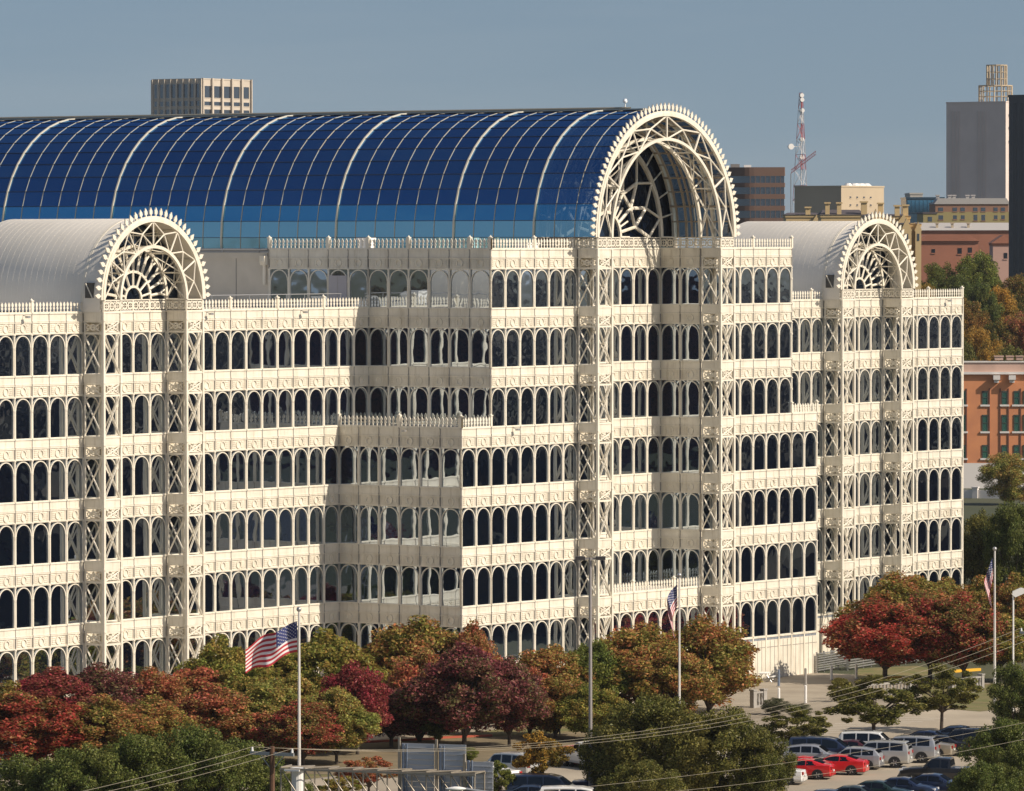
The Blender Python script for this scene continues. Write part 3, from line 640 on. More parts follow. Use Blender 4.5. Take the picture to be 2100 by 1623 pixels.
for (px, by, top, hw, pal, lab) in T: tree(px, by, top-6, hw*1.42, pal, 'pear', lab, group=G1, crown_from=(.12 if by >= 1530 else .16 if px > 1700 else .04))
T2 = [
 (60,1735,1528,100,'dark','oak','dark green oak filling the bottom left corner'),
 (165,1745,1505,105,'dark','oak','dark green oak second from the bottom left corner'),
 (275,1740,1482,110,'dark','oak','dark green oak over which three wires pass, left part of the oak bank'),
 (395,1730,1462,112,'dark','oak','tallest dark green oak of the bottom left bank'),
 (490,1715,1492,86,'dark','oak','dark green oak just left of the brown wooden pole'),
 (585,1720,1575,70,'dark','oak','low dark green oak behind the truss and the wooden pole'),
 (1255,1640,1470,70,'darkolive','oak','dark olive oak touching the tall two-headed light pole'),
 (1345,1655,1402,118,'darkolive','oak','highest of the big dark oaks in the bottom middle'),
 (1475,1668,1425,112,'darkolive','oak','wide dark oak at the bottom, right of the highest one'),
 (1560,1672,1470,62,'darkolive','oak','dark oak leaning over the left end of the parked red cars'),
 (1320,1715,1545,90,'darkolive','oak','low dark oak at the bottom edge behind the white van'),
 (1632,1552,1448,72,'darkolive','open','low spreading dark tree between the driveway and the parked cars'),
 (2060,1660,1455,80,'dark','oak','dark green oak at the right edge beside the parking lot'),
 (2015,1720,1545,70,'dark','oak','dark green oak in the bottom right corner'),
 (2090,1520,1340,62,'dark','oak','dark oak behind the rightmost flagpole base'),
 (2100,1700,1500,60,'dark','oak','dark oak cut by the bottom right edge'),
 (1792,1528,1385,108,'darkolive','open','spreading tree with a forked pale trunk over the parked white estate car'),
 (1930,1500,1362,84,'darkolive','open','round dark tree with a double trunk between the parking rows'),
 (1112,1632,1494,64,'gold','open','small golden olive tree growing between the cars in the lot'),
 (1724,1440,1392,24,'darkolive','open','small bush tree beside the white bollards'),
 (1022,1650,1560,34,'green','open','small green bush tree right of the corrugated sign backs'),
 (755,1640,1548,66,'rust','open','low rust coloured tree behind the truss'),
 (700,1650,1590,50,'olive','open','low olive tree behind the left part of the truss'),
 (2008,1240,1028,58,'darkolive','oak','dark olive tree against the right end of the white building'),
 (2078,1245,1008,60,'dark','oak','dark green tree at the right edge below the brick warehouse'),
 (2074,1036,916,62,'yg','oak','yellow green tree in front of the brick warehouse'),
]
for (px, by, top, hw, pal, kind, lab) in T2:
    tree(px, by, top, hw*(1 if kind == 'open' else 1.12), pal, kind, lab, crown_from=.27 if kind == 'open' else .03, group='dark street trees' if pal in ('dark', 'darkolive') and kind == 'oak' else None)
def hz_(D): return float(np.interp(D, [925, 940, 1000, 1080, 1150, 1220, 2000], [-.5, 1, 8, 14, 18, 18, 17]))
mb = MB(); Ds = [925, 940, 970, 1000, 1040, 1080, 1115, 1150, 1220, 1500, 2000]; PX = list(range(1780, 2521, 37))
for D_ in Ds:
    for q in PX: p_ = at(q, 811, D_); e_ = min(1, (q-1780)/150, (2520-q)/120); mb.v.append((p_.x, p_.y, hz_(D_)*max(0, e_)-.3*(1-max(0, e_))))
for i in range(len(Ds)-1):
    for j in range(len(PX)-1): k = i*len(PX)+j; mb.f.append((k, k+1, k+len(PX)+1, k+len(PX))); mb.m.append(0)
link('hill', mb.mesh('hill', EARTH, True), kind='structure')
T3 = [
 (2003,1150,498,60,'green','oak','tall dark green tree rising above the pink houses'),(1925,1150,525,50,'dark','oak','dark green tree left of the tallest hill tree'),(1962,1140,552,42,'dark','oak','dark tree at the foot of the tallest hill tree'),
 (1896,1120,572,40,'gold','oak','golden tree just over the right wing parapet'),(1985,1080,600,50,'hillmix','oak','dull mixed tree below the tallest hill tree'),(2040,1120,575,56,'gold','oak','golden brown tree right of the tallest hill tree'),
 (2088,1130,552,54,'hillmix','oak','mixed green tree at the right edge of the hill'),(2002,1020,655,52,'gold','oak','yellow tree low beside the white building end'),(2048,1040,640,54,'hillmix','oak','olive tree in the middle of the hillside clump'),
 (2098,1040,625,54,'rust','oak','rust tree at the right edge of the hillside clump'),(1970,990,685,44,'darkolive','oak','dark tree touching the white building end above the brick warehouse'),(2070,980,690,48,'darkolive','oak','dark tree behind the brick warehouse parapet'),
 (2024,975,700,42,'gold','oak','low yellow tree behind the brick warehouse parapet'),(2012,1100,560,40,'dark','oak','dark tree half hidden behind the golden brown one'),
 (1930,1180,560,44,'dark','oak','dark crown peeping over the right gable portal parapet'),
]
for (px, D_, top, hw, pal, kind, lab) in T3:
    s_ = FPX/D_; p_ = at(px, 811, D_); z_ = hz_(D_)-.4; yb_ = 488+(CAM.z-z_)*s_
    tree(px, 0, (yb_-top)/s_, hw*1.08/s_, pal, kind, lab, crown_from=.08, group='trees on the far slope', bp=(p_.x, p_.y, z_))
# far woodland round the town: lumpy masses of crowns out to the horizon
def woods(name, pts, m, seed):
    r = np.random.default_rng(seed); V = []; Fs = []; k = 0
    for (x, y, h, rad) in pts:
        ni, nj = 7, 5
        for j in range(nj):
            for i in range(ni):
                a = 2*math.pi*i/ni+r.random()*.3; e = j/(nj-1)*math.pi*.5; q = rad*(1+.25*r.normal())*math.cos(e)
                V.append((x+q*math.cos(a), y+q*math.sin(a), max(0, h*(.15+.85*math.sin(e))*(1+.12*r.normal())) if j else 0))
        for j in range(nj-1):
            for i in range(ni): Fs.append((k+j*ni+i, k+j*ni+(i+1) % ni, k+(j+1)*ni+(i+1) % ni, k+(j+1)*ni+i))
        k += ni*nj
    me = bpy.data.meshes.new(name); me.from_pydata(V, [], Fs); me.materials.append(m); me.update(); link(name, me, kind='stuff')
WOODM = mat('woodland', (.016, .022, .008), .95, noise=.5, nscale=.15, col2=(.04, .026, .01), detail=10)
wr = random.Random(5); pts = []
def colpx(x, y):
    d = Vector((x, y, 0))-CAM; z = d.dot(F_); return (1050+FPX*d.dot(RR)/z, FPX/z) if z > 0 else (-9999, 1)
while len(pts) < 1500:
    d = 2600*wr.random()**1.8; t_ = wr.uniform(-75-.3*d, 80+.3*d); x = 112+.816*d+.578*t_; y = -66-.578*d+.816*t_; h_, rd = wr.uniform(7, 13), wr.uniform(4, 8)*(1+d/900)
    px_, s_ = colpx(x, y)
    if px_ > 2140+rd*1.5*s_: pts.append((x, y, h_, rd))
while len(pts) < 2000:
    d = 90+1700*wr.random()**1.6; a = math.atan2(.578, -.816)+wr.uniform(-.25, .25); x = d*math.cos(a)-10; y = 30+d*math.sin(a); rd = wr.uniform(5, 9)*(1+d/900); px_, s_ = colpx(x, y)
    if px_ < -60-rd*1.5*s_: pts.append((x, y, wr.uniform(7, 13), rd))
woods('distant_woods', pts, WOODM, 4)
pts = []
for _ in range(2200):
    d = 1100+4200*wr.random()**1.3; a = R_(90)-YAW+wr.uniform(-.11, .11)
    pts.append((CAM.x+d*math.cos(a), CAM.y+d*math.sin(a), wr.uniform(7, 14), wr.uniform(6, 11)*(1+d/2500)))
woods('treeline', pts, WOODM, 9)
# the hotel block that the photograph is taken from, mirrored in the facade
hb = thing('brick_hotel', 'red brown brick block with dark windows, mirrored in the office glass', 'building', (CAM.x-4, CAM.y-3, 0), math.pi/2-YAW)
BRK = mat('brown_brick', (.26, .10, .055), .85, noise=.2, nscale=.5, col2=(.20, .08, .045)); DARKW = mat('dark_pane', (.012, .014, .02), .15)
mb = MB(); mb.box((-30, -40, 0), (0, 40, CAM.z-3)); link('wall', mb.mesh('wall', BRK), hb)
mb = MB()
for z in range(2, 33, 3):
    for y in range(-38, 38, 4): mb.box((0, y, z), (.06, y+2.0, z+1.5))
link('window', mb.mesh('window', DARKW), hb, kind='stuff')

# ------------------------------------------------------------------ parked cars
TYRE = mat('tyre_rubber', (.015, .015, .015), .8); RIMM = mat('alloy_rim', (.55, .55, .55), .3, metal=.8); CARG = glass('car_glass', (.035, .042, .05), .04, dark=(.004, .005, .007)); 
TAIL = mat('tail_lamp_red', (.35, .01, .01), .25); HEAD = mat('head_lamp', (.7, .72, .75), .15); BLK = mat('black_trim', (.02, .02, .022), .5); PLATE = mat('number_plate', (.6, .62, .6), .5)
def paint(name, col, metal=.0):
    m = mat(name, col, .28, metal); b = m.node_tree.nodes['Principled BSDF']; b.inputs['Coat Weight'].default_value = .8; b.inputs['Coat Roughness'].default_value = .05; return m
# profile stations: x, belt z, top z, half width at belt, half width at top
PROF = {
 'sedan': dict(L=4.7, W=1.78, st=[(-2.35,.78,.80,.74,.70),(-2.25,.92,.97,.84,.72),(-1.75,.95,1.02,.87,.70),(-1.45,.95,1.06,.88,.68),(-.75,.94,1.38,.89,.60),(.0,.93,1.43,.89,.60),(.45,.92,1.38,.89,.61),(1.15,.91,.97,.88,.72),(1.7,.85,.90,.86,.70),(2.15,.74,.78,.80,.62),(2.35,.58,.60,.68,.55)], sw=[(-1.25,-.28),(-.22,.62)], rw=(-1.42,-.78), ws=(.48,1.12)),
 'coupe': dict(L=4.5, W=1.76, st=[(-2.25,.80,.82,.74,.70),(-2.15,.96,1.0,.84,.70),(-1.75,.98,1.06,.87,.68),(-.85,.94,1.33,.88,.58),(-.2,.92,1.38,.88,.58),(.25,.91,1.33,.88,.60),(1.05,.89,.95,.87,.72),(1.65,.82,.88,.85,.70),(2.1,.70,.74,.78,.6),(2.25,.56,.58,.66,.55)], sw=[(-1.2,-.5),(-.44,.55)], rw=(-1.7,-.9), ws=(.3,1.02)),
 'suv': dict(L=4.9, W=1.92, st=[(-2.42,.9,1.0,.84,.78),(-2.36,1.15,1.55,.92,.76),(-2.15,1.17,1.80,.93,.76),(-1.2,1.17,1.87,.94,.77),(.0,1.15,1.87,.94,.77),(.55,1.14,1.80,.94,.76),(1.2,1.12,1.20,.93,.82),(1.8,1.06,1.13,.92,.80),(2.3,.95,1.02,.87,.74),(2.45,.66,.70,.78,.66)], sw=[(-2.0,-1.12),(-1.02,-.22),(-.12,.72)], rw=(-2.40,-2.18), ws=(.6,1.16)),
 'hatch': dict(L=4.2, W=1.76, st=[(-2.08,.75,.85,.74,.70),(-2.02,.98,1.12,.84,.70),(-1.65,.99,1.42,.87,.64),(-.8,.97,1.54,.88,.64),(.0,.96,1.55,.88,.64),(.4,.95,1.48,.88,.64),(1.15,.93,.99,.87,.74),(1.65,.86,.91,.85,.7),(2.0,.72,.76,.78,.62),(2.12,.56,.58,.66,.55)], sw=[(-1.6,-.82),(-.74,-.02),(.06,.68)], rw=(-1.98,-1.68), ws=(.44,1.1)),
 'van': dict(L=5.0, W=1.95, st=[(-2.48,.9,1.0,.86,.80),(-2.44,1.15,1.65,.94,.80),(-2.3,1.16,1.88,.95,.80),(-1.2,1.16,1.93,.96,.80),(.3,1.15,1.92,.96,.80),(.9,1.14,1.80,.95,.80),(1.75,1.10,1.20,.93,.82),(2.2,.98,1.05,.88,.76),(2.48,.66,.7,.78,.66)], sw=[(-2.1,-1.15),(-1.05,-.1),(0.0,1.1)], rw=(-2.46,-2.32), ws=(.95,1.7)),
 'pickup': dict(L=5.4, W=1.95, st=[(-2.7,.95,.98,.9,.88),(-2.6,1.12,1.16,.94,.9),(-1.0,1.12,1.16,.95,.9),(-.92,1.12,1.78,.95,.74),(.0,1.12,1.84,.95,.76),(.35,1.12,1.76,.95,.76),(1.0,1.10,1.18,.94,.82),(1.9,1.05,1.12,.92,.8),(2.5,.92,.98,.86,.74),(2.68,.62,.66,.78,.66)], sw=[(-.8,-.3),(-.22,.6)], rw=(-.99,-.93), ws=(.4,.96)),
}
CARM = {}
def car_meshes(kind):
    if kind in CARM: return CARM[kind]
    P = PROF[kind]; st = P['st']; zb = .24 if kind in ('sedan', 'coupe', 'hatch') else .34
    def ip(x):
        for a, b in zip(st[:-1], st[1:]):
            if a[0] <= x <= b[0]: t = (x-a[0])/(b[0]-a[0]); return [a[i]+(b[i]-a[i])*t for i in range(5)]
        return st[0] if x < st[0][0] else st[-1]
    mb = MB(); rings = []
    for (x, zbelt, zt, wb, wt) in st:
        half = [(wb*.90, zb), (wb*.985, zb+.16), (wb*1.0, zb+(zbelt-zb)*.62), (wb*.975, zbelt), (wt+.03, zt-.05), (wt*.86, zt), (wt*.4, zt+.018)]
        rings.append([(x, y, z) for y, z in half]+[(x, -y, z) for y, z in reversed(half)])
    n = len(rings[0]); mb.v = [p for r in rings for p in r]
    for i in range(len(rings)-1):
        for j in range(n): mb.f.append((i*n+j, i*n+(j+1) % n, (i+1)*n+(j+1) % n, (i+1)*n+j)); mb.m.append(0)
    mb.f.append(tuple(range(n-1, -1, -1))); mb.m.append(0); mb.f.append(tuple((len(rings)-1)*n+j for j in range(n))); mb.m.append(0)
    body = mb
    wr_ = .33 if zb < .3 else .38; wx = (-P['L']*.29, P['L']*.305)
    for x in wx:
        for s in (-1, 1):
            N = 16; y = s*(ip(x)[3]*1.0+.004); vs = [(x+(wr_+.07)*math.cos(2*math.pi*i/N), y, max(zb-.02, wr_+(wr_+.07)*math.sin(2*math.pi*i/N))) for i in range(N)]
            body.add(vs, [tuple(range(N)) if s > 0 else tuple(range(N-1, -1, -1))], 1)
    body.box((-P['L']/2+.06, -P['W']*.42, zb-.05), (P['L']/2-.1, P['W']*.42, zb+.02), 1)
    bo_ = body.mesh('body', [DUMMY, BLK])
    bv = None
    def side_pt(x, f, s, off=.012):
        q = ip(x); y = q[3]*.975+(q[4]+.03-q[3]*.975)*f; z = q[1]+(q[2]-.05-q[1])*f
        return (x, s*(y+off), z)
    sws = []
    for a, b in P['sw']:
        for s in (-1, 1):
            mb = MB(); a2, b2 = a, b
            mid = (a+b)/2; xs = [a+(b-a)*t for t in (0, .25, .5, .75, 1)]
            vs = [side_pt(x, .10, s) for x in xs]+[side_pt(x, .90, s) for x in xs]
            fs = [(i, i+1, 6+i, 5+i) for i in range(4)]
            if s > 0: fs = [tuple(reversed(f)) for f in fs]
            mb.add(vs, fs); sws.append(mb.mesh('side_window', CARG))
    def scr(xa, xb, nm):
        mb = MB(); qa, qb = ip(xa), ip(xb); vs = []
        for t in (0, .33, .66, 1):
            x = xa+(xb-xa)*(.06+.88*t); q = ip(x); d = .02 if abs(xb-xa) > .3 else .03
            sx = -d if nm == 'rear_window' else d
            for y in (-.88, -.45, 0, .45, .88): vs.append((x+sx*.7, y*q[4], q[2]+.018*(1-abs(y))+.012))
        fs = [(r*5+c, r*5+c+1, (r+1)*5+c+1, (r+1)*5+c) for r in range(3) for c in range(4)]
        mb.add(vs, fs); return mb.mesh(nm, CARG)
    rw = scr(*P['rw'], 'rear_window'); ws = scr(*P['ws'], 'windscreen')
    mb = MB(); mb.tube((0, -.11, 0), (0, .11, 0), wr_, 18); tyre = mb.mesh('tyre', TYRE)
    mb = MB(); mb.tube((0, -.118, 0), (0, .118, 0), wr_*.62, 12)
    for k in range(5):
        a = 2*math.pi*k/5
        for s in (-1, 1): mb.tube((.05*math.cos(a), s*.121, .05*math.sin(a)), (wr_*.58*math.cos(a), s*.121, wr_*.58*math.sin(a)), .03, 4, 1)
    rim = mb.mesh('rim', [BLK, RIMM])
    hz = zb+(.55 if zb < .3 else .72); xb_ = st[0][0]
    mb = MB(); mb.box((xb_-.035, -.13, -.09), (xb_+.12, .13, .11)); tl = mb.mesh('tail_light', TAIL)
    mb = MB(); mb.box((st[-1][0]-.30, -.17, -.08), (st[-1][0]-.06, .17, .09)); hl = mb.mesh('headlight', HEAD)
    mb = MB(); mb.box((xb_-.05, -.80*P['W']/2, zb+.05), (xb_+.1, .80*P['W']/2, zb+.28), 0); mb.box((xb_-.062, -.2, zb+.30), (xb_-.02, .2, zb+.42), 1); bp_ = mb.mesh('rear_bumper', [DUMMY, PLATE])
    mb = MB(); mb.box((st[-1][0]-.12, -.74*P['W']/2, zb+.02), (st[-1][0]+.06, .74*P['W']/2, zb+.24), 0); mb.box((st[-1][0]-.1, -.4, zb+.25), (st[-1][0]+.025, .4, zb+.34), 1); fb = mb.mesh('front_bumper', [DUMMY, BLK])
    mb = MB(); mb.box((-.08, -.06, -.05), (.08, .1, .08)); mir = mb.mesh('mirror', DUMMY)
    CARM[kind] = (P, bo_, sws, rw, ws, tyre, rim, tl, hl, bp_, fb, mir, wx, wr_, hz, ip, zb); return CARM[kind]
def car(kind, paintm, pos, ang, label, cat='car', group=None, name='parked_car', rack=False):
    P, bo_, sws, rw, ws, tyre, rim, tl, hl, bp_, fb, mir, wx, wr_, hz, ip, zb = car_meshes(kind)
    t = thing(name, label, cat, (pos[0], pos[1], .012), ang, group)
    def pnt(o): o.material_slots[0].link = 'OBJECT'; o.material_slots[0].material = paintm; return o
    pnt(link('body', bo_, t))
    for s_ in sws: link('side_window', s_, t)
    link('rear_window', rw, t); link('windscreen', ws, t)
    for x in wx:
        for s in (-1, 1):
            wo = link('wheel', tyre, t, Matrix.Translation((x, s*(ip(x)[3]-.09), wr_))); link('rim', rim, wo)
    for s in (-1, 1):
        link('tail_light', tl, t, Matrix.Translation((0, s*(P['W']/2-.24), hz))); link('headlight', hl, t, Matrix.Translation((0, s*(P['W']/2-.36), hz-.12)))
        pnt(link('mirror', mir, t, Matrix.Translation((P['ws'][1]-.35, s*(P['W']/2+.02), P['st'][5][1]+.06))))
    pnt(link('rear_bumper', bp_, t)); pnt(link('front_bumper', fb, t))
    if rack:
        mb = MB()
        for s in (-1, 1): mb.path([(-1.9, s*.6, 1.95), (.1, s*.6, 1.95)], .025, 5); [mb.tube((x, s*.6, 1.86), (x, s*.6, 1.95), .02, 4) for x in (-1.9, -.9, .1)]
        link('roof_rack', mb.mesh('roof_rack', BLK), t)
    return t
PC = {'white': paint('paint_white', (.75, .75, .73)), 'red': paint('paint_red', (.55, .012, .015)), 'silver': paint('paint_silver', (.45, .46, .48), .5), 'silver2': paint('paint_pale_silver', (.52, .52, .50), .45),
      'navy': paint('paint_navy', (.012, .022, .06)), 'black': paint('paint_black', (.012, .012, .015)), 'tan': paint('paint_tan', (.38, .33, .25), .4), 'maroon': paint('paint_maroon', (.06, .010, .014)), 'green': paint('paint_dark_green', (.012, .03, .028)), 'blue': paint('paint_blue_grey', (.05, .08, .14), .4), 'teal': paint('paint_teal_grey', (.06, .09, .10), .4)}
LEFT = math.atan2(-_R.y, -_R.x)             # heading that points to the left of the view
def rear_wheel_at(px, py, ang, L=4.7, Wd=1.8):
    p = gp(px, py); f = Vector((math.cos(ang), math.sin(ang), 0)); l = Vector((-math.sin(ang), math.cos(ang), 0))
    return p+f*(L*.29)-l*(Wd/2)          # the camera sees the car's left flank when it points left
hA = LEFT-R_(14)
GC = 'cars parked in the lot'
for kind, pc, px, py, lab, rk in (
 ('sedan','white',1616,1611,'white saloon half hidden by the oak, leftmost of the front row',0),
 ('coupe','red',1676,1600,'red coupe parked right beside the white saloon',0),
 ('coupe','red',1745,1591,'red coupe nearest the silver hatchback, second red one in its row',0),
 ('hatch','silver',1779,1580,'small rounded silver wagon between the red coupe and the silver estate',0),
 ('suv','silver2',1834,1576,'large silver four by four in the middle of the row',1),
 ('suv','silver',1889,1566,'silver four by four just behind the larger silver one',1),
 ('sedan','tan',1924,1556,'beige saloon showing its red tail light at the row end',0),
 ('suv','black',2010,1550,'black four by four next to the beige saloon',1)):
    car(kind, PC[pc], rear_wheel_at(px, py, hA, PROF[kind]['L'], PROF[kind]['W']), hA, lab, group=GC, rack=bool(rk))
def roof_at(px, py, z, ang, kind, pc, lab, **k):
    p = gp(px, py, z); return car(kind, PC[pc], (p.x, p.y), ang, lab, group=GC, **k)
hR = LEFT+math.pi-R_(12)
roof_at(1640, 1556, 1.2, LEFT-R_(12), 'coupe', 'red', 'red car mostly hidden behind the two red coupes')
roof_at(1668, 1534, 1.3, hR, 'hatch', 'silver', 'silver grey five door car behind the red coupes')
roof_at(1690, 1518, 1.7, hR, 'van', 'navy', 'dark blue people carrier behind the silver grey five door car')
roof_at(1748, 1521, 1.3, hR, 'sedan', 'maroon', 'dark maroon saloon between the blue people carrier and the white estate')
roof_at(1790, 1502, 1.8, hR, 'suv', 'white', 'big white estate car under the forked tree', rack=True)
roof_at(1905, 1499, 1.4, hR, 'sedan', 'navy', 'dark saloon with curved roof below the double trunk tree')
roof_at(1925, 1509, 1.4, LEFT-R_(14), 'sedan', 'black', 'black saloon behind the beige one')
roof_at(1968, 1492, 1.3, hR, 'sedan', 'blue', 'dark saloon at the back of the lot, nearest the far kerb')
roof_at(1925, 1572, 1.2, LEFT-R_(14), 'pickup', 'black', 'black pickup whose open bed faces the dark saloons')
hF = LEFT+math.pi+R_(4)-R_(20)
for px, py, pc, lab in ((1915, 1588, 'navy', 'dark blue saloon with nose to the right, end of the front row'), (1852, 1595, 'navy', 'dark navy saloon second in the dark front row'), (1800, 1602, 'green', 'very dark green saloon third in the dark front row'), (1755, 1612, 'teal', 'grey teal saloon with roof just over the bottom edge'), (1700, 1620, 'blue', 'blue grey saloon cut by the bottom edge of the view')):
    roof_at(px, py, 1.4, hF, 'sedan', pc, lab)
roof_at(1040, 1545, 1.8, LEFT-R_(38), 'suv', 'silver2', 'white compact four by four with spare wheel, seen from behind')
roof_at(1000, 1568, 1.3, LEFT-R_(38), 'sedan', 'white', 'white saloon partly behind the corrugated sign backs')
roof_at(1120, 1592, 1.8, LEFT+math.pi-R_(10), 'van', 'navy', 'dark blue people carrier behind the small golden tree')
roof_at(1095, 1612, 1.35, LEFT+math.pi-R_(10), 'sedan', 'blue', 'pale blue grey saloon at the bottom edge left of the white van')
roof_at(1185, 1614, 1.9, LEFT+math.pi-R_(6), 'van', 'white', 'white van roof at the bottom edge')
roof_at(1172, 1534, 1.2, LEFT-R_(60), 'coupe', 'red', 'red car behind the small golden tree')
roof_at(1205, 1522, 1.8, LEFT-R_(60), 'pickup', 'white', 'white pickup with dark rear glass beside the tall light pole')
roof_at(1245, 1592, 1.3, LEFT+math.pi-R_(10), 'sedan', 'navy', 'dark saloon in the shade of the dark oak')
# bay lines on the lot
for k in range(16):
    p = gp(1580+k*24, 1522-k*3.2); q = p+Vector((math.cos(hA), math.sin(hA), 0))*5
    mb = MB(); nrm = Vector((-math.sin(hA), math.cos(hA), 0))*.06
    mb.add([(p-nrm)+Vector((0, 0, .012)), (q-nrm)+Vector((0, 0, .012)), (q+nrm)+Vector((0, 0, .012)), (p+nrm)+Vector((0, 0, .012))], [(0, 1, 2, 3)]); link('bay_line', mb.mesh('bay_line', PAINT), kind='structure')

# ------------------------------------------------------------------ flags and poles
FR = mat('flag_red', (.42, .02, .035), .7); FWm = mat('flag_white', (.72, .70, .70), .7); FBl = mat('flag_blue', (.018, .03, .14), .7)
POLEM = mat('pole_white', (.62, .60, .56), .35); ALU = mat('pole_grey', (.30, .28, .27), .45)
def flag_mesh(Lf, Hf, fn, nx=52, nz=26):
    mb = MB()
    for i in range(nx+1):
        for j in range(nz+1): mb.v.append(fn(i/nx, j/nz))
    for i in range(nx):
        for j in range(nz):
            a = i*(nz+1)+j; mb.f.append((a, a+nz+1, a+nz+2, a+1)); u, v = (i+.5)/nx, (j+.5)/nz
            stripe = int((1-v)*13); mb.m.append(2 if (u < .40 and v > 6/13) else (0 if stripe % 2 == 0 else 1))
    stars = MB()
    for r in range(9):
        for c in range(6 if r % 2 == 0 else 5):
            u = .40*((c+.5)/6 if r % 2 == 0 else (c+1)/6); v = 1-(7/13)*((r+.7)/9.4)
            p = Vector(fn(u, v)); e = .004; du = (Vector(fn(u+e, v))-p).normalized(); dv = (Vector(fn(u, v+e))-p).normalized(); nn = du.cross(dv)
            for sgn in (-1, 1):
                vs = [p+nn*.015*sgn]; rad = Lf*.0165
                for k in range(10):
                    q = math.pi/2+k*math.pi/5; rr = rad if k % 2 == 0 else rad*.42; vs.append(p+du*rr*math.cos(q)+dv*rr*math.sin(q)+nn*.015*sgn)
                stars.add(vs, [(0, 1+k, 1+(k+1) % 10) for k in range(10)])
    return mb.mesh('flag', [FR, FWm, FBl], True), stars.mesh('stars', FWm)
def flagpole(px, ytop, depth_z, fn, lab, flab, yoff, r=.12):
    # pole 12.5 m high: its distance follows from where its top is seen
    base = gp(px, ytop, 12.4); base.z = 0
    t = thing('flagpole', lab, 'flagpole', base, 0, 'flagpoles before the building')
    mb = MB(); mb.tube((0, 0, 0), (0, 0, 12.3), r, 10, r2=r*.55); link('pole', mb.mesh('pole', POLEM), t)
    mb = MB(); N = 8
    for j in range(N+1):
        for i in range(12): e = -math.pi/2+math.pi*j/N; mb.v.append((.17*math.cos(e)*math.cos(i*math.pi/6), .17*math.cos(e)*math.sin(i*math.pi/6), .17*math.sin(e)))
    for j in range(N):
        for i in range(12): mb.f.append((j*12+i, j*12+(i+1) % 12, (j+1)*12+(i+1) % 12, (j+1)*12+i)); mb.m.append(0)
    link('ball_finial', mb.mesh('ball_finial', STEEL, True), t, Matrix.Translation((0, 0, 12.4)))
    mb = MB(); mb.path([(.16, 0, 1.5), (.12, 0, 12.2)], .012, 4); mb.box((-.05, -.2, 1.2), (.05, -.1, 1.4)); link('halyard', mb.mesh('halyard', POLEM), t)
    me, st_ = flag_mesh(3.4, 1.9, fn); f = link('flag', me); f.location = base; tag(f, flab, 'flag', 'national flags'); link('stars', st_, f); return t
Lv = -_R
def wave(u, v):
    L, Hh = 3.55, 2.05
    x = .12+L*u*(.97); sag = -1.75*u**1.15+.12*math.sin(u*math.pi*2)*(1-v); z = 11.6-Hh*(1-v)*(1+.06*math.sin(u*5)-.1*u)+sag
    d = .42*math.sin(u*9.5+v*1.2)*min(1, u*1.6)+.12*math.sin(u*17-v*2.0)
    z += .13*math.sin(u*9.5+v*1.5)*min(1, u*2)
    p = Lv*x+F_*d; return (p.x, p.y, z)
def limp(u, v, s=1.0, ph=0.0):
    # cloth hanging in folds: the fly end falls along the pole
    fold = .16*math.sin(u*14+ph)+.06*math.sin(u*31+ph); drop = 2.9*u**.95
    x = .08+(.95*math.sin(u*math.pi*.9)+.16*math.sin(u*7+ph))*(.5+.5*v) ; z = 11.7-(1-v)*1.55*(1-.25*u)-drop
    p = Lv*x*s+F_*fold*.9; return (p.x, p.y, z)
flagpole(613, 1250, 12.4, wave, 'white flagpole nearest the left, with the waving flag', 'stars and stripes flag blown out to the left of its pole', 0)
flagpole(1393, 1180, 12.4, lambda u, v: limp(u, v, 1.0, .6), 'white flagpole in the middle, in front of the broad rust trees', 'stars and stripes flag hanging limp on the middle pole', 0, .10)
flagpole(2040, 1126, 12.4, lambda u, v: limp(u, v, .8, 2.1), 'white flagpole at the right, before the red tree', 'stars and stripes flag hanging limp on the right pole', 0, .12)
b = gp(1211, 1640); t = thing('light_pole', 'tall bronze parking lot light pole with two flat box heads', 'street lamp', b, math.pi/2-YAW+math.pi/2)
hh = 37.248-(1143-488)*((b-CAM).dot(F_))/FPX
mb = MB(); mb.tube((0, 0, 0), (0, 0, hh), .14, 8, r2=.09); link('pole', mb.mesh('pole', ALU), t)
mb = MB(); mb.box((-.5, -.05, hh-.12), (.5, .05, hh-.02)); link('arm', mb.mesh('arm', ALU), t)
for s in (-1, 1):
    mb = MB(); mb.box((s*.35-(.65 if s < 0 else 0), -.3, hh-.16), (s*.35+(.65 if s > 0 else 0), .3, hh+.06)); mb.box((s*.35-(.6 if s < 0 else -.05), -.25, hh-.175), (s*.35+(.6 if s > 0 else -.05), .25, hh-.161), 1); link('lamp_head', mb.mesh('lamp_head', [mat('bronze', (.05, .045, .045), .4), HEAD]), t)
def white_lamp(px, ytop, z, lab, s=1.0):
    b = gp(px, ytop, z); b.z = 0; t = thing('street_lamp', lab, 'street lamp', b, math.pi/2-YAW)
    mb = MB(); mb.tube((0, 0, 0), (0, 0, z-.3), .11*s, 8, r2=.09*s); link('pole', mb.mesh('pole', WHITE), t)
    mb = MB(); mb.prism([(-.1, -.05), (.15, -.25), (.95, .1), (.85, .42), (.6, .5), (-.05, .2)], -.25, .25); o = link('lamp_head', mb.mesh('lamp_head', WHITE), t, Matrix.Translation((0, 0, z-.25)) @ Matrix.Rotation(-math.pi/2, 4, 'Z')); return t
white_lamp(2078, 1212, 9.5, 'white post lamp with a tilted box head right of the right flagpole', .75)
white_lamp(1232, 1274, 6.0, 'white post lamp with a pale box head behind the tall bronze pole', .8)
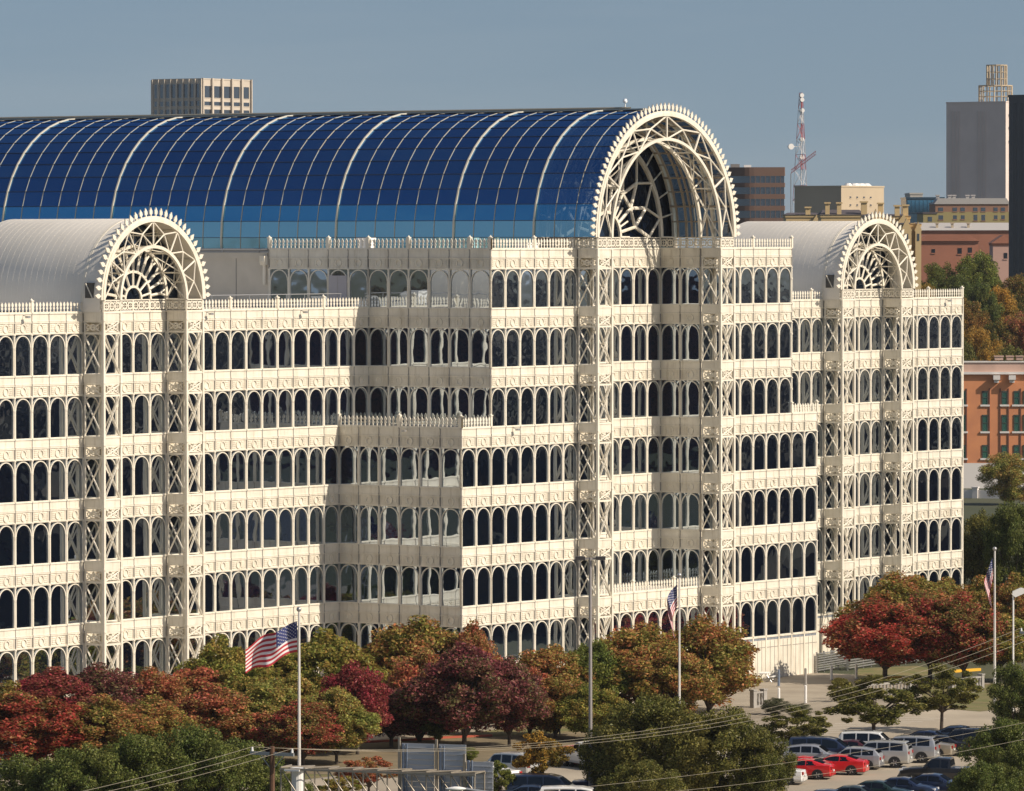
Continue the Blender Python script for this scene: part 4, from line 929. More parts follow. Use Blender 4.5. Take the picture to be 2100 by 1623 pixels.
# ------------------------------------------------------------------ utility pole, wires
WOODP = mat('pole_wood', (.13, .065, .035), .85, noise=.3, nscale=2); INSU = mat('insulator_white', (.7, .7, .68), .3); WIREM = mat('wire_aluminium', (.34, .30, .23), .5)
def util_pole(px, y, z, lab, aw=2.0, arm_ang=-.6):
    b = gp(px, y, z); b.z = 0; t = thing('utility_pole', lab, 'utility pole', b, math.pi/2-YAW-math.pi/2+arm_ang)
    mb = MB(); mb.tube((0, 0, 0), (0, 0, z+.1), .17, 8, r2=.13); link('pole', mb.mesh('pole', WOODP), t)
    mb = MB(); mb.box((-aw, -.06, z-.35), (aw, .06, z-.2)); mb.tube((-aw*.6, 0, z-.28), (0, 0, z-1.1), .02, 4); mb.tube((aw*.6, 0, z-.28), (0, 0, z-1.1), .02, 4); link('crossarm', mb.mesh('crossarm', STEEL), t)
    pts = []
    for x in (-aw+.1, .0, aw-.1):
        mb = MB(); mb.tube((0, 0, -.2), (0, 0, 0), .08, 6, r2=.05); link('insulator', mb.mesh('insulator', INSU), t, Matrix.Translation((x, 0, z+.02)))
        a = t.rotation_euler.z; pts.append(Vector((b.x+x*math.cos(a), b.y+x*math.sin(a), z+.03)))
    return pts
P1 = util_pole(558, 1535, 12.0, 'brown wooden utility pole left of the white flagpole', 1.25, -.5)
P2 = util_pole(2128, 1290, 12.0, 'wooden utility pole just outside the right edge', 1.25, -.5)
P0 = util_pole(-420, 1735, 12.0, 'wooden utility pole outside the left edge', 1.25, -.5)
def wire(p, q, sag, lab, r=.016, grp='overhead wires'):
    mb = MB(); pts = []
    for i in range(41):
        t = i/40; pts.append(p.lerp(q, t)-Vector((0, 0, 4*sag*t*(1-t))))
    mb.path(pts, r, 4); o = link('overhead_wire', mb.mesh('overhead_wire', WIREM)); tag(o, lab, 'wire', grp)
for i, nm in enumerate(('upper', 'middle', 'lower')):
    wire(P1[i], P2[i], 2.55, nm+' of the three wires running from the wooden pole across the lot to the right', .010)
    wire(P0[i], P1[i], .5, nm+' of the three wires running down to the bottom left corner', .010)
wire(gp(900, 1640, 9), gp(2200, 1462, 9), .6, 'single wire crossing low over the parked cars', .009)
wire(gp(1100, 1645, 8.6), gp(2200, 1495, 8.6), .6, 'lowest single wire crossing over the front row of cars', .009)
# ------------------------------------------------------------------ sign gantry in the foreground
GAL = mat('gantry_galvanised', (.38, .33, .26), .45, metal=.3, noise=.2, nscale=2); CORR = mat('sign_back_grey', (.46, .47, .49), .5); 
ga = gp(585, 1575, 8.0); gb = gp(985, 1588, 8.0); gd = (gb-ga); Lg = gd.length; t = thing('sign_gantry', 'galvanised truss of an overhead road sign in the bottom middle', 'sign gantry', (ga.x, ga.y, 0), math.atan2(gd.y, gd.x))
mb = MB(); hT = 1.9
for y in (-.75, .75):
    for z in (8.0, 8.0-hT): mb.box((0, y-.06, z-.06), (Lg, y+.06, z+.06))
link('chord', mb.mesh('chord', GAL), t)
NB = 8
for k in range(NB+1):
    x = min(Lg-.05, max(.05, Lg*k/NB))
    for y in (-.75, .75):
        mb = MB(); mb.tube((x, y, 8), (x, y, 8-hT), .045, 5); link('upright', mb.mesh('upright', GAL), t)
    mb = MB(); mb.box((x-.04, -.75, 8.065), (x+.04, .75, 8.13)); link('cross_strut', mb.mesh('cross_strut', GAL), t)
    if k < NB:
        x2 = Lg*(k+1)/NB
        for y in (-.75, .75):
            mb = MB(); mb.tube((x, y, 8), (x2, y, 8-hT), .04, 5); link('diagonal', mb.mesh('diagonal', GAL), t)
        mb = MB(); mb.tube((x, -.75, 8.1), (x2, .75, 8.1), .035, 5); link('diagonal', mb.mesh('diagonal', GAL), t)
mb = MB(); mb.tube((.75, 0, 0), (.75, 0, 7.9), .33, 14); mb.box((.3, -.9, 7.9), (1.2, .9, 8.0)); link('column', mb.mesh('column', WHITE), t)
def signback(x0, x1, z0, z1, lab):
    s = thing('road_sign', lab, 'road sign', (ga.x, ga.y, 0), math.atan2(gd.y, gd.x), 'backs of overhead road signs')
    n = int((z1-z0)/.3)
    for k in range(n):
        mb = MB(); z = z0+k*.3; mb.box((x0, .95, z), (x1, .99, z+.286)); mb.box((x0, .92, z+.02), (x1, .95, z+.06)); link('plank', mb.mesh('plank', CORR), s)
    mb = MB()
    for x in (x0-.10, ): mb.box((x-.07, .8, z0-1.0), (x+.05, .93, z1+.25))
    link('post', mb.mesh('post', GAL), s)
    mb = MB(); mb.box((x0+.08, .80, z0-.5), (x0+.18, .915, z1-.1)); mb.box((x0+.30, .83, z0-.5), (x0+.36, .915, z1-.1)); link('bracket', mb.mesh('bracket', BLUEG), s)
px2x = lambda p: (p-585)/400*Lg
signback(px2x(812), px2x(878), 5.6, 9.55, 'corrugated grey back of the leftmost overhead road sign panel')
signback(px2x(888), px2x(943), 5.6, 9.5, 'corrugated grey back of the road sign panel next to the stepped one')
signback(px2x(945), px2x(998), 5.6, 8.75, 'corrugated grey back of the lowest, rightmost road sign panel')
b = gp(958, 1628, 9); t = thing('cobra_lamp', 'white teardrop street lamp head over the bottom edge', 'street lamp', (b.x, b.y, 0), LEFT)
mb = MB(); N = 10
for i in range(N+1):
    e = i/N; r_ = .17*math.sin(math.pi*min(.98, e*.9+.06)); 
    for j in range(8): mb.v.append((e*1.1, r_*1.2*math.cos(j*math.pi/4), 9.25-.05*e*0+r_*.7*math.sin(j*math.pi/4)))
for i in range(N):
    for j in range(8): mb.f.append((i*8+j, i*8+(j+1) % 8, (i+1)*8+(j+1) % 8, (i+1)*8+j)); mb.m.append(0)
link('lamp_head', mb.mesh('lamp_head', WHITE, True), t); mb = MB(); mb.path([(-2.2, 0, 0), (-2.2, 0, 8.4), (-1.2, 0, 9.05), (.1, 0, 9.25)], .07, 6); link('pole', mb.mesh('pole', STEEL), t)
# ------------------------------------------------------------------ buildings beyond
def zpx(y, D): return CAM.z + ray(1050, y).z*D
WB = glass('far_window', (.11, .13, .15), .05, dark=(.02, .022, .028)); CAPM = mat('roof_grey', (.22, .21, .20), .9)
def block(name, label, c, x0, x1, yt, D, m, cat='building', wins=(), mw=None, roofm=None, frontal=False, depth=25, par=0.0):
    """corner seen at pixel column c; left face runs away to x0, right face to x1 (street grid parallel to the office) or facing the view"""
    s = FPX/D; p = at(c, 811, D); z1 = zpx(yt, D)
    if frontal: ang = math.pi/2-YAW-math.pi/2; p = at(x0, 811, D); LA = (x1-x0)/s; LB = depth
    else: ang = 0; LA = (x1-c)/(s*.59); LB = (c-x0)/(s*.81)
    t = thing(name, label, cat, (p.x, p.y, 0), ang)
    mb = MB(); mb.box((0, 0, 0), (LA, LB, z1)); link('wall', mb.mesh('wall', m), t)
    mb = MB(); mb.box((-.15, -.15, z1), (LA+.15, LB+.15, z1+.5+par)); link('roof', mb.mesh('roof', roofm or m), t)
    for (face, a0, a1, n, y0, y1, fill) in wins:      # face, px range, count, px rows, fill ratio
        za, zb = zpx(y1, D), zpx(y0, D)
        L = LA if face == 'A' else LB
        if face == 'A': f0 = (a0-(x0 if frontal else c))/((x1-(x0 if frontal else c)) or 1)*L; f1 = (a1-(x0 if frontal else c))/((x1-(x0 if frontal else c)) or 1)*L
        else: f0 = (c-a1)/(c-x0)*L; f1 = (c-a0)/(c-x0)*L
        wdt = (f1-f0)/n
        mb = MB()
        if face == 'A': mb.box((0, -.06, za), (wdt*fill, .1, zb)); mb.box((-.1, -.14, za-.25), (wdt*fill+.1, -.07, za), 1)
        else: mb.box((-.06, 0, za), (.1, wdt*fill, zb)); mb.box((-.14, -.1, za-.25), (-.07, wdt*fill+.1, za), 1)
        me = mb.mesh('window', [mw or WB, m])
        for k in range(n):
            q = f0+wdt*(k+(1-fill)/2); link('window', me, t, Matrix.Translation((q, 0, 0) if face == 'A' else (0, q, 0)))
    return t, LA, LB, z1
def cham(t, x, y, z0, z1, w, m, nm='chimney', cap=True):
    mb = MB(); mb.box((x-w/2, y-w/2, z0), (x+w/2, y+w/2, z1))
    if cap: mb.box((x-w/2-.2, y-w/2-.2, z1), (x+w/2+.2, y+w/2+.2, z1+.3))
    link(nm, mb.mesh(nm, m), t)
# pale office block behind the vault
PIER = mat('precast_pink', (.62, .54, .44), .8, noise=.15, nscale=.1)
t, LA, LB, z1 = block('office_block', 'pale piered office block rising behind the blue glass vault at the left', 415, 311, 512, 163, 2450, PIER,
  wins=[('A', 418, 511, 5, 176, 200, .70), ('A', 418, 511, 5, 208, 216, .74), ('A', 418, 511, 5, 224, 233, .74), ('B', 314, 411, 8, 172, 200, .80), ('B', 314, 411, 8, 207, 217, .84), ('B', 314, 411, 8, 224, 234, .84)])
mb = MB(); me = None
for k in range(6): mb = MB(); mb.box((LA*k/5-.5 if k else 0, -.9, 0), (LA*k/5+.5 if k < 5 else LA, -.16, z1+.6)); link('pier', mb.mesh('pier', PIER), t)
for k in range(9): mb = MB(); mb.box((-.7, LB*k/8-.35, 0), (-.16, LB*k/8+.35, z1+.2)); link('pier', mb.mesh('pier', PIER), t)
for k in range(0): cham(t, 3+k*3.1, LB*.4, z1+.5, z1+1.6+(k % 3)*.7, .8, WHITE, 'antenna', False)
# brown banded block with a rounded corner
BROWN = mat('brown_precast', (.17, .10, .07), .8); D = 1500; s = FPX/D; p = at(1497, 811, D)
t = thing('office_block', 'brown office block with dark window bands and a rounded corner right of the big arch', 'building', (p.x, p.y, 0), math.pi/2-YAW-math.pi/2)
def rr(w, d, r, z0, z1, off=0):
    pts = []
    for cx_, cy_, a0 in ((w-.2, .2, -90), (w-.2, d-.2, 0), (r, d-r, 90), (r, r, 180)):
        R0 = .2 if (cy_ == .2 or cx_ == w-.2) else r
        for k in range(9): a = R_(a0+90*k/8); pts.append((cx_+(R0-off)*math.cos(a), cy_+(R0-off)*math.sin(a)))
    n = len(pts); return [(x, y, z0) for x, y in pts]+[(x, y, z1) for x, y in pts], [tuple(range(n-1, -1, -1)), tuple(range(n, 2*n))]+[(i, (i+1) % n, n+(i+1) % n, n+i) for i in range(n)]
ys = [344, 362, 376, 385, 399, 409, 423, 433, 448, 500]
for i in range(9):
    mb = MB(); z1_, z0_ = zpx(ys[i], D), zpx(ys[i+1], D) if i < 8 else 0
    v_, f_ = rr(113/s, 22, 6, z0_, z1_, 0 if i % 2 == 0 else .25); mb.add(v_, f_)
    link('spandrel' if i % 2 == 0 else 'window_band', mb.mesh('spandrel' if i % 2 == 0 else 'window_band', BROWN if i % 2 == 0 else WB), t)
    if i % 2:
        for k in range(7): mb = MB(); mb.box((5+k*1.25, -.02+.05, z0_), (5.12+k*1.25, .24, z1_)); link('mullion', mb.mesh('mullion', BROWN), t)
cham(t, 1.5, 6, zpx(344, D), zpx(337, D), 2.2, CAPM, 'plant_room', False); cham(t, 4.6, 6, zpx(344, D), zpx(339, D), 1.8, WHITE, 'plant_room', False)
# red and white lattice mast
RM = mat('mast_red', (.35, .06, .06), .6); WM = mat('mast_white', (.55, .53, .52), .6); D = 2200; s = FPX/D; p = at(1643, 811, D)
t = thing('radio_mast', 'red and white lattice radio mast with dish antennas', 'radio mast', (p.x, p.y, 0), .3)
z0_, zt_ = 0, zpx(192, D); lev = 16; cols_ = []
for k in range(lev):
    za = z0_+(zt_-z0_)*k/lev; zb = z0_+(zt_-z0_)*(k+1)/lev; wa = 5.6*(1-k/lev)+.7; wb = 5.6*(1-(k+1)/lev)+.7; mb = MB()
    P_ = lambda w_, i, z: (w_*math.cos(R_(90+120*i)), w_*math.sin(R_(90+120*i)), z)
    for i in range(3):
        mb.tube(P_(wa, i, za), P_(wb, i, zb), .10, 4); mb.tube(P_(wa, i, za), P_(wb, (i+1) % 3, zb), .07, 3); mb.tube(P_(wa, (i+1) % 3, za), P_(wb, i, zb), .07, 3); mb.tube(P_(wb, i, zb), P_(wb, (i+1) % 3, zb), .07, 3)
    mb.tube((0, 0, za), (0, 0, zb), .2, 5)
    link('mast_section', mb.mesh('mast_section', RM if k % 2 else WM), t)
for y, dx, r in ((197, 0, .8), (206, .1, .8), (228, .2, .8), (287, 0, .8), (324, 0, .9), (302, -4.2, 1.1)):
    zz = zpx(y, D); mb = MB(); a = _R*dx; mb.tube((a.x-F_.x*1, a.y-F_.y*1, zz-.6*0), (a.x+F_.x*.6, a.y+F_.y*.6, zz), r, 10, r2=r*.8); mb.tube((a.x, a.y, zz), (0, 0, zz), .12, 4); link('dish', mb.mesh('dish', WHITE), t)
p = at(1622, 356, 2000); q = at(1673, 317, 2000); d = q-p
t = thing('crane', 'thin dark red crane boom slanting across the foot of the radio mast', 'crane', (p.x, p.y, 0)); mb = MB(); n = 14
for k in range(n):
    a = d*(k/n); b_ = d*((k+1)/n); a = Vector((a.x, a.y, a.z+p.z)); b_ = Vector((b_.x, b_.y, b_.z+p.z)); o_ = Vector((0, 0, 1.1))
    mb.tube(a, b_, .12, 4); mb.tube(a+o_, b_+o_, .12, 4); mb.tube(a, b_+o_, .08, 3)
link('boom', mb.mesh('boom', mat('crane_red', (.22, .05, .05), .6)), t); mb = MB(); mb.tube((0, 0, 0), (0, 0, p.z), .14, 5); link('crane_mast', mb.mesh('crane_mast', CAPM), t)
# beige blank block
BEI = mat('beige_render', (.52, .42, .29), .85, noise=.12, nscale=.08)
t, LA, LB, z1 = block('beige_block', 'plain beige block with few small windows right of the radio mast', 1725, 1633, 1823, 385, 1900, BEI, wins=[('A', 1738, 1800, 4, 404, 407, .25), ('A', 1738, 1800, 4, 420, 423, .25)])
for k, (u, r) in enumerate(((.35, 1.0), (.5, 1.3), (.62, 1.5), (.75, 1.5))):
    mb = MB(); mb.tube((LA*u, 3, z1+.5), (LA*u, 3, z1+1.3), r*1.4, 10, r2=r*.8); link('roof_vent', mb.mesh('roof_vent', WHITE), t)
# tall tower with drum crown
TW = mat('tower_stone', (.76, .64, .57), .85, noise=.1, nscale=.1); TW2 = mat('tower_dark', (.66, .57, .51), .85); 
t, LA, LB, z1 = block('office_tower', 'tall grey brown tower with an open framed drum on its roof', 2062, 1947, 2079, 212, 2300, TW, wins=[('A', 2064, 2076, 1, 236, 240, .3), ('A', 2064, 2076, 1, 262, 266, .3), ('A', 2064, 2076, 1, 290, 294, .3)])
for a, b_ in ((.34, .36), (.78, .80)):
    for k in range(3): mb = MB(); y_ = LB*(a+.06*k); mb.box((-.3, y_, 0), (-.16, y_+.5, z1-3)); link('fin', mb.mesh('fin', TW2), t)
for (xa, xb, ya, yb, nm) in ((2007, 2075, 178, 211, 'lower_drum'), (2023, 2064, 136, 178, 'upper_drum')):
    D = 2315; s = FPX/D; c_ = at((xa+xb)/2, 811, D)-Vector(t.location); r = (xb-xa)/2/s; za, zb = zpx(yb, D), zpx(ya, D); mb = MB(); n = 14
    for k in range(n):
        a = 2*math.pi*k/n; mb.tube((c_.x+r*math.cos(a), c_.y+r*math.sin(a), za), (c_.x+r*math.cos(a), c_.y+r*math.sin(a), zb), .28, 4)
    for j in range(4):
        z = za+(zb-za)*j/3; mb.path([(c_.x+r*math.cos(2*math.pi*k/n), c_.y+r*math.sin(2*math.pi*k/n), z) for k in range(n+1)], .3 if j == 3 else .16, 4)
    link(nm, mb.mesh(nm, BEI), t)
# dark tower at the right edge
block('dark_tower', 'very dark blue grey tower cut by the right edge', 2160, 2074, 2260, 200, 1280, mat('dark_glass_tower', (.035, .045, .06), .3), wins=[('B', 2080, 2150, 6, 212, 560, .5)], mw=mat('dark_strip', (.02, .028, .04), .2))
block('glass_block', 'low blue glass office with a pale roof box', 1852, 1858, 1936, 409, 1850, mat('blue_glass_wall', (.03, .07, .11), .25), frontal=True, wins=[('A', 1860, 1934, 9, 412, 436, .86)], mw=glass('blue_far_glass', (.12, .30, .42), .08, dark=(.01, .03, .05)))
block('roof_building', 'pale low block peeping over the blue glass office', 1872, 1866, 1892, 400, 1950, mat('pale_stone', (.5, .47, .42), .8), frontal=True)
# long apartment row: brown above, olive below, chimneys
BR = mat('apartment_brown', (.30, .16, .10), .85); OL = mat('apartment_olive', (.34, .28, .12), .85); RFG = mat('roof_pale', (.42, .40, .38), .8); YH = mat('yellow_render', (.58, .43, .22), .85); DRF = mat('dark_slate', (.09, .075, .08), .8); RBK = mat('red_brick_far', (.40, .165, .10), .85, noise=.2, nscale=.1); PK = mat('pink_render', (.52, .33, .27), .85)
D = 1700
t, LA, LB, z1 = block('apartment_row', 'long flat brown and olive apartment row below the tall tower', 1920, 1918, 2068, 420, D, BR, frontal=True, roofm=RFG,
   wins=[('A', 1922, 1936, 1, 427, 435, .7), ('A', 1950, 1982, 2, 427, 435, .55), ('A', 1992, 2024, 2, 427, 435, .55), ('A', 2034, 2064, 2, 427, 435, .55), ('A', 1922, 1936, 1, 443, 452, .7), ('A', 1950, 1982, 2, 443, 451, .5), ('A', 1992, 2024, 2, 442, 454, .5), ('A', 2034, 2064, 2, 443, 451, .5)])
s = FPX/D; mb = MB(); mb.box((-.1, -.05, 0), (LA+.1, .0-.01, zpx(436, D))); link('olive_band', mb.mesh('olive_band', OL), t)
mb = MB(); mb.prism([(-.4, z1), (LA+.4, z1), (LA-.6, zpx(408, D)), (.8, zpx(408, D))], -.3, 12); link('mansard', mb.mesh('mansard', RFG), t)
for x in (.6, 4.0, 5.2, 9.0, 10.6): cham(t, x+.4, 5, zpx(409, D), zpx(403, D), .9, RFG)
D = 1650
block('olive_house', 'small olive apartment end beside the long brown row', 1895, 1893, 1921, 440, D, OL, frontal=True, roofm=DRF, wins=[('A', 1900, 1914, 1, 446, 456, .6)])
D = 1500; s = FPX/D
t, LA, LB, z1 = block('townhouse_row', 'long red brick town house row with grey roof and pale chimneys', 1870, 1862, 2076, 478, D, RBK, frontal=True, depth=14, roofm=RBK,
   wins=[('A', 1965, 1976, 1, 486, 494, .5), ('A', 1985, 1996, 1, 486, 494, .5), ('A', 1960, 1974, 1, 512, 524, .7), ('A', 1986, 2000, 1, 512, 522, .6)])
mb = MB(); v0 = z1+.52; mb.add([(-.5, -.5, v0), (LA+.5, -.5, v0), (LA+.5, 8, zpx(458, D)), (-.5, 8, zpx(458, D)), (LA+.5, 14, v0), (-.5, 14, v0)], [(0, 1, 2, 3), (3, 2, 4, 5), (0, 3, 5), (1, 4, 2)]); link('grey_roof', mb.mesh('grey_roof', RFG), t)
for x in (2.2, 7.4, 11.2, 15.2): cham(t, x, 2.6, v0, zpx(460, D), .6, BEI)
for k in range(7): cham(t, 3.4+k*2.1, 4.5+(k % 3), zpx(468, D), zpx(464, D), .3, WHITE, 'roof_pipe', False)
D = 1420; s = FPX/D
t, LA, LB, z1 = block('red_house', 'red tiled gabled house over the right gable arch', 1880, 1872, 2006, 500, D, RBK, frontal=True, roofm=RBK, depth=12, wins=[('A', 1962, 1974, 1, 510, 522, .7), ('A', 1982, 1996, 1, 509, 520, .6), ('A', 1908, 1920, 1, 512, 520, .6)])
mb = MB(); mb.prism([(-.4, z1+.5), (LA+.4, z1+.5), (LA-2, zpx(484, D)), (3, zpx(484, D))], -.5, 12); link('gable_roof', mb.mesh('gable_roof', RBK), t)
t, LA, LB, z1 = block('pink_house', 'pink rendered house with a steep roof beside the dark tower', 2040, 2036, 2078, 505, 1380, PK, frontal=True, roofm=RBK, depth=10, wins=[('A', 2056, 2068, 1, 520, 532, .6)])
mb = MB(); mb.prism([(-.4, z1+.5), (LA+.4, z1+.5), (LA*.5, z1+2.4)], -.4, 10); link('gable_roof', mb.mesh('gable_roof', RBK), t)
block('pink_house', 'pale pink house wall glimpsed through the pine trees', 1996, 1992, 2022, 530, 1360, PK, frontal=True, roofm=RBK, depth=10, wins=[('A', 2002, 2012, 1, 538, 548, .6)])
# yellow chimneyed houses
def yhouse(x0, x1, yeave, yridge, D, lab, chs, gables=(), rm=DRF):
    t, LA, LB, z1 = block('yellow_house', lab, x0, x0, x1, yeave, D, YH, frontal=True, roofm=YH, depth=12)
    s = FPX/D; mb = MB(); zr = zpx(yridge, D); mb.add([(-.3, -.3, z1+.52), (LA+.3, -.3, z1+.52), (LA-.6, 6, zr), (.6, 6, zr), (LA+.3, 12, z1+.52), (-.3, 12, z1+.52)], [(0, 1, 2, 3), (3, 2, 4, 5), (0, 3, 5), (1, 4, 2)]); link('slate_roof', mb.mesh('slate_roof', rm), t)
    for (cx_, yt_, w_) in chs: cham(t, (cx_-x0)/s, .6, 0, zpx(yt_, D), w_/s, YH)
    for (gx, gw, gy) in gables:
        mb = MB(); a = (gx-x0)/s; g = gw/s/2; zg = z1-.8; mb.prism([(a-g, 0), (a+g, 0), (a+g, zg), (a+g+.15, zg), (a, zpx(gy, D)), (a-g-.15, zg), (a-g, zg)], -1.4, .4); mb.box((a-g*.35, -1.46, zg-1.8), (a+g*.35, -1.41, zg-.5), 1); link('gable', mb.mesh('gable', [YH, WB]), t)
yhouse(1612, 1682, 447, 437, 1180, 'yellow house with a slanting chimney directly behind the right white barrel roof', [(1657, 428, 10)], [(1674, 14, 441)])
yhouse(1684, 1772, 447, 431, 1160, 'yellow house with dark slate roof and two pale chimneys before the beige block', [(1697, 419, 9), (1721, 419, 9), (1772, 417, 12)])
yhouse(1774, 1866, 450, 440, 1140, 'yellow house with clustered gables just left of the right arch crown', [(1806, 420, 10), (1840, 425, 10), (1857, 424, 11)], [(1795, 18, 430), (1852, 24, 441)])
yhouse(1846, 1888, 466, 458, 1110, 'small yellow gabled house just over the right arch crown', [(1872, 462, 5)], [(1858, 20, 449), (1882, 12, 456)])
# brick warehouse with white base
D = 893; s = FPX/D; WBK = mat('warehouse_brick', (.66, .27, .12), .85, noise=.18, nscale=.35, col2=(.57, .23, .11), detail=10); STN = mat('pink_stone', (.64, .43, .34), .85, noise=.2, nscale=.3); TEAL = glass('teal_pane', (.10, .26, .22), .1, dark=(.03, .08, .065)); WST = mat('white_stone', (.72, .68, .64), .7)
p = at(1962, 811, D); t = thing('brick_warehouse', 'orange brick warehouse with teal windows, stone parapet and white base at the right', 'building', (p.x, p.y, 0), math.pi/2-YAW-math.pi/2)
L = 160/s; X_ = lambda px: (px-1962)/s; zt = zpx(768, D)
mb = MB(); mb.box((0, 0, zpx(951, D)), (L, 22, zt)); link('brick_wall', mb.mesh('brick_wall', WBK), t)
mb = MB(); mb.box((-.1, -.12, 0), (L, 22, zpx(951, D)-.02)); link('white_base', mb.mesh('white_base', WST), t)
mb = MB(); mb.box((-.2, -.1, zt), (L, 1, zpx(745, D))); link('parapet', mb.mesh('parapet', STN), t)
mb = MB(); mb.box((-.3, -.5, zpx(769, D)), (L, -.12, zpx(764, D))); link('cornice', mb.mesh('cornice', WST), t)
mb = MB(); mb.box((-.3, -.25, zpx(745, D)+.01), (L, 1.1, zpx(742, D))); link('coping', mb.mesh('coping', WST), t)
for a, b_ in ((2040, 2057), (2064, 2078), (2084, 2098)): mb = MB(); mb.box((X_(a), -.3, zpx(740, D)), (X_(b_), .8, zpx(733, D))); mb.box((X_(a)-.1, -.4, zpx(733, D)), (X_(b_)+.1, .9, zpx(731, D))); link('merlon', mb.mesh('merlon', STN), t)
for a in (2043, 2075): mb = MB(); mb.box((X_(a)-.5, -1.1, zpx(780, D)), (X_(a)+.5, -.02, zpx(771, D))); mb.box((X_(a)-.35, -.7, zpx(786, D)), (X_(a)+.35, -.02, zpx(780, D))); link('corbel', mb.mesh('corbel', WST), t)
for a in (1982, 2029, 2051, 2068, 2093): mb = MB(); mb.box((X_(a)-.08, -.12, zpx(950, D)), (X_(a)+.08, .0-.005, zpx(798, D))); link('downpipe', mb.mesh('downpipe', mat('dark_red_pipe', (.16, .06, .04), .7)), t)
for (ya, yb) in ((803, 831), (852, 886), (914, 941)):
    for cxp in (1975, 2020, 2060, 2085, 2104):
        mb = MB(); a, b_ = X_(cxp-5.5), X_(cxp+5.5); z0_, z1_ = zpx(yb, D), zpx(ya, D)
        mb.box((a, -.04, z0_), (b_, .1, z1_)); wn = link('window', mb.mesh('window', TEAL), t)
        mb = MB(); mb.box((a-.05, -.10, z0_), (a+.08, -.045, z1_)); mb.box((b_-.08, -.10, z0_), (b_+.05, -.045, z1_)); mb.box((a, -.10, (z0_+z1_)/2-.05), (b_, -.045, (z0_+z1_)/2+.05)); mb.box((a, -.1, z1_-.25), (b_, -.045, z1_))
        link('frame', mb.mesh('frame', mat('dark_frame', (.05, .06, .05), .6) if cxp == 1975 and ya == 803 else bpy.data.materials['dark_frame']), wn)
        mb = MB(); mb.box((a-.3, -.2, z0_-.28), (b_+.3, -.01, z0_-.01)); link('sill', mb.mesh('sill', WST), wn)
p = at(1968, 811, 800); t = tag(link('low_wall', None), '', 'wall') if False else None
a_, b_ = gp(1972, 1022), gp(2110, 1024); d_ = b_-a_
t = thing('low_wall', 'low white wall with a pier below the brick warehouse', 'wall', a_, math.atan2(d_.y, d_.x)); mb = MB(); mb.box((0, 0, 0), (d_.length, .3, 1.2)); link('wall_panel', mb.mesh('wall_panel', WST), t)
mb = MB(); mb.box((1.6, -.2, 0), (2.4, .5, 1.5)); mb.box((1.5, -.3, 1.5), (2.5, .6, 1.65)); link('pier', mb.mesh('pier', WST), t)
# ------------------------------------------------------------------ loading yard at the white base
GR = mat('stone_grey', (.36, .34, .31), .85, noise=.2, nscale=1.5)
for i, (px, yb, hh_, col, lab) in enumerate(((1597, 1408, 1.35, BLUEG, 'grey post in front of the white base wall, left of the pair'), (1652, 1405, 1.35, GR, 'grey post in front of the white base wall, right of the pair'), (1705, 1395, 1.15, WHITE, 'cream bollard at the corner of the loading yard'), (1756, 1393, 1.2, WHITE, 'cream bollard beside the stacked rails'),
        (1597, 1438, 1.0, WHITE, 'cream bollard near the pale low bushes'), (1652, 1443, 1.4, WHITE, 'tall cream bollard on the driveway'))):
    b = gp(px, yb); t = thing('bollard', lab, 'bollard', b, 0, 'bollards on the driveway'); mb = MB(); mb.tube((0, 0, 0), (0, 0, hh_), .11, 10); mb.tube((0, 0, hh_), (0, 0, hh_+.06), .11, 10, r2=.05); link('post', mb.mesh('post', col), t)
    mb = MB(); mb.tube((0, 0, 0), (0, 0, .05), .22, 10); link('base', mb.mesh('base', GR), t)
def rails(px0, px1, y0, n, lab, hgt):
    a_, b_ = gp(px0, y0), gp(px1, y0-10); d_ = b_-a_; t = thing('rail_stack', lab, 'rail', a_, math.atan2(d_.y, d_.x))
    for k in range(n):
        mb = MB(); mb.box((0, 0, .2+k*hgt/n), (d_.length, .12, .2+k*hgt/n+.09)); link('rail', mb.mesh('rail', STEEL), t)
    for k in range(5): mb = MB(); x = d_.length*k/4; mb.box((x-.06, .13, 0), (x+.06, .25, hgt+.2)); link('post', mb.mesh('post', STEEL), t)
rails(1679, 1738, 1381, 8, 'galvanised stacked rails against the white base', 1.6); rails(1742, 1806, 1376, 6, 'galvanised guard rails behind the orange red tree trunk', 1.3); rails(1815, 1905, 1368, 5, 'grey guard rails right of the orange red tree trunk', 1.1)
def kerbed(px0, px1, y0, y1, m, nm, hgt=.14, lab=None):
    a_, b_ = gp(px0, y0), gp(px1, y1); d_ = b_-a_; mb = MB(); mb.box((0, 0, 0), (d_.length, .3, hgt)); o = link(nm, mb.mesh(nm, m), mw=None, kind='structure'); o.location = a_; o.rotation_euler = (0, 0, math.atan2(d_.y, d_.x)); return o
kerbed(1798, 1850, 1396, 1392, YEL, 'yellow_kerb', .22); kerbed(1955, 2012, 1380, 1376, YEL, 'yellow_kerb', .22); kerbed(560, 900, 1534, 1517, REDP, 'red_kerb', .16); kerbed(900, 1010, 1516, 1511, REDP, 'red_kerb', .16)
L_ = [gp(1752, 1394), gp(1795, 1397), gp(1880, 1390), gp(1940, 1378), gp(1880, 1366), gp(1760, 1372)]
mk_ground('lawn', L_, .02, GRASS)
mk_ground('lawn', [gp(1880, 1450), gp(2010, 1460), gp(2100, 1450), gp(2100, 1400), gp(1900, 1410)], .02, GRASS)
mk_ground('lawn', [gp(560, 1536), gp(560, 1585), gp(930, 1600), gp(1250, 1560), gp(1250, 1498), gp(900, 1518)], .024, mat('dry_lawn', (.16, .13, .075), .95, noise=.4, nscale=.4, col2=(.22, .17, .10), detail=8))
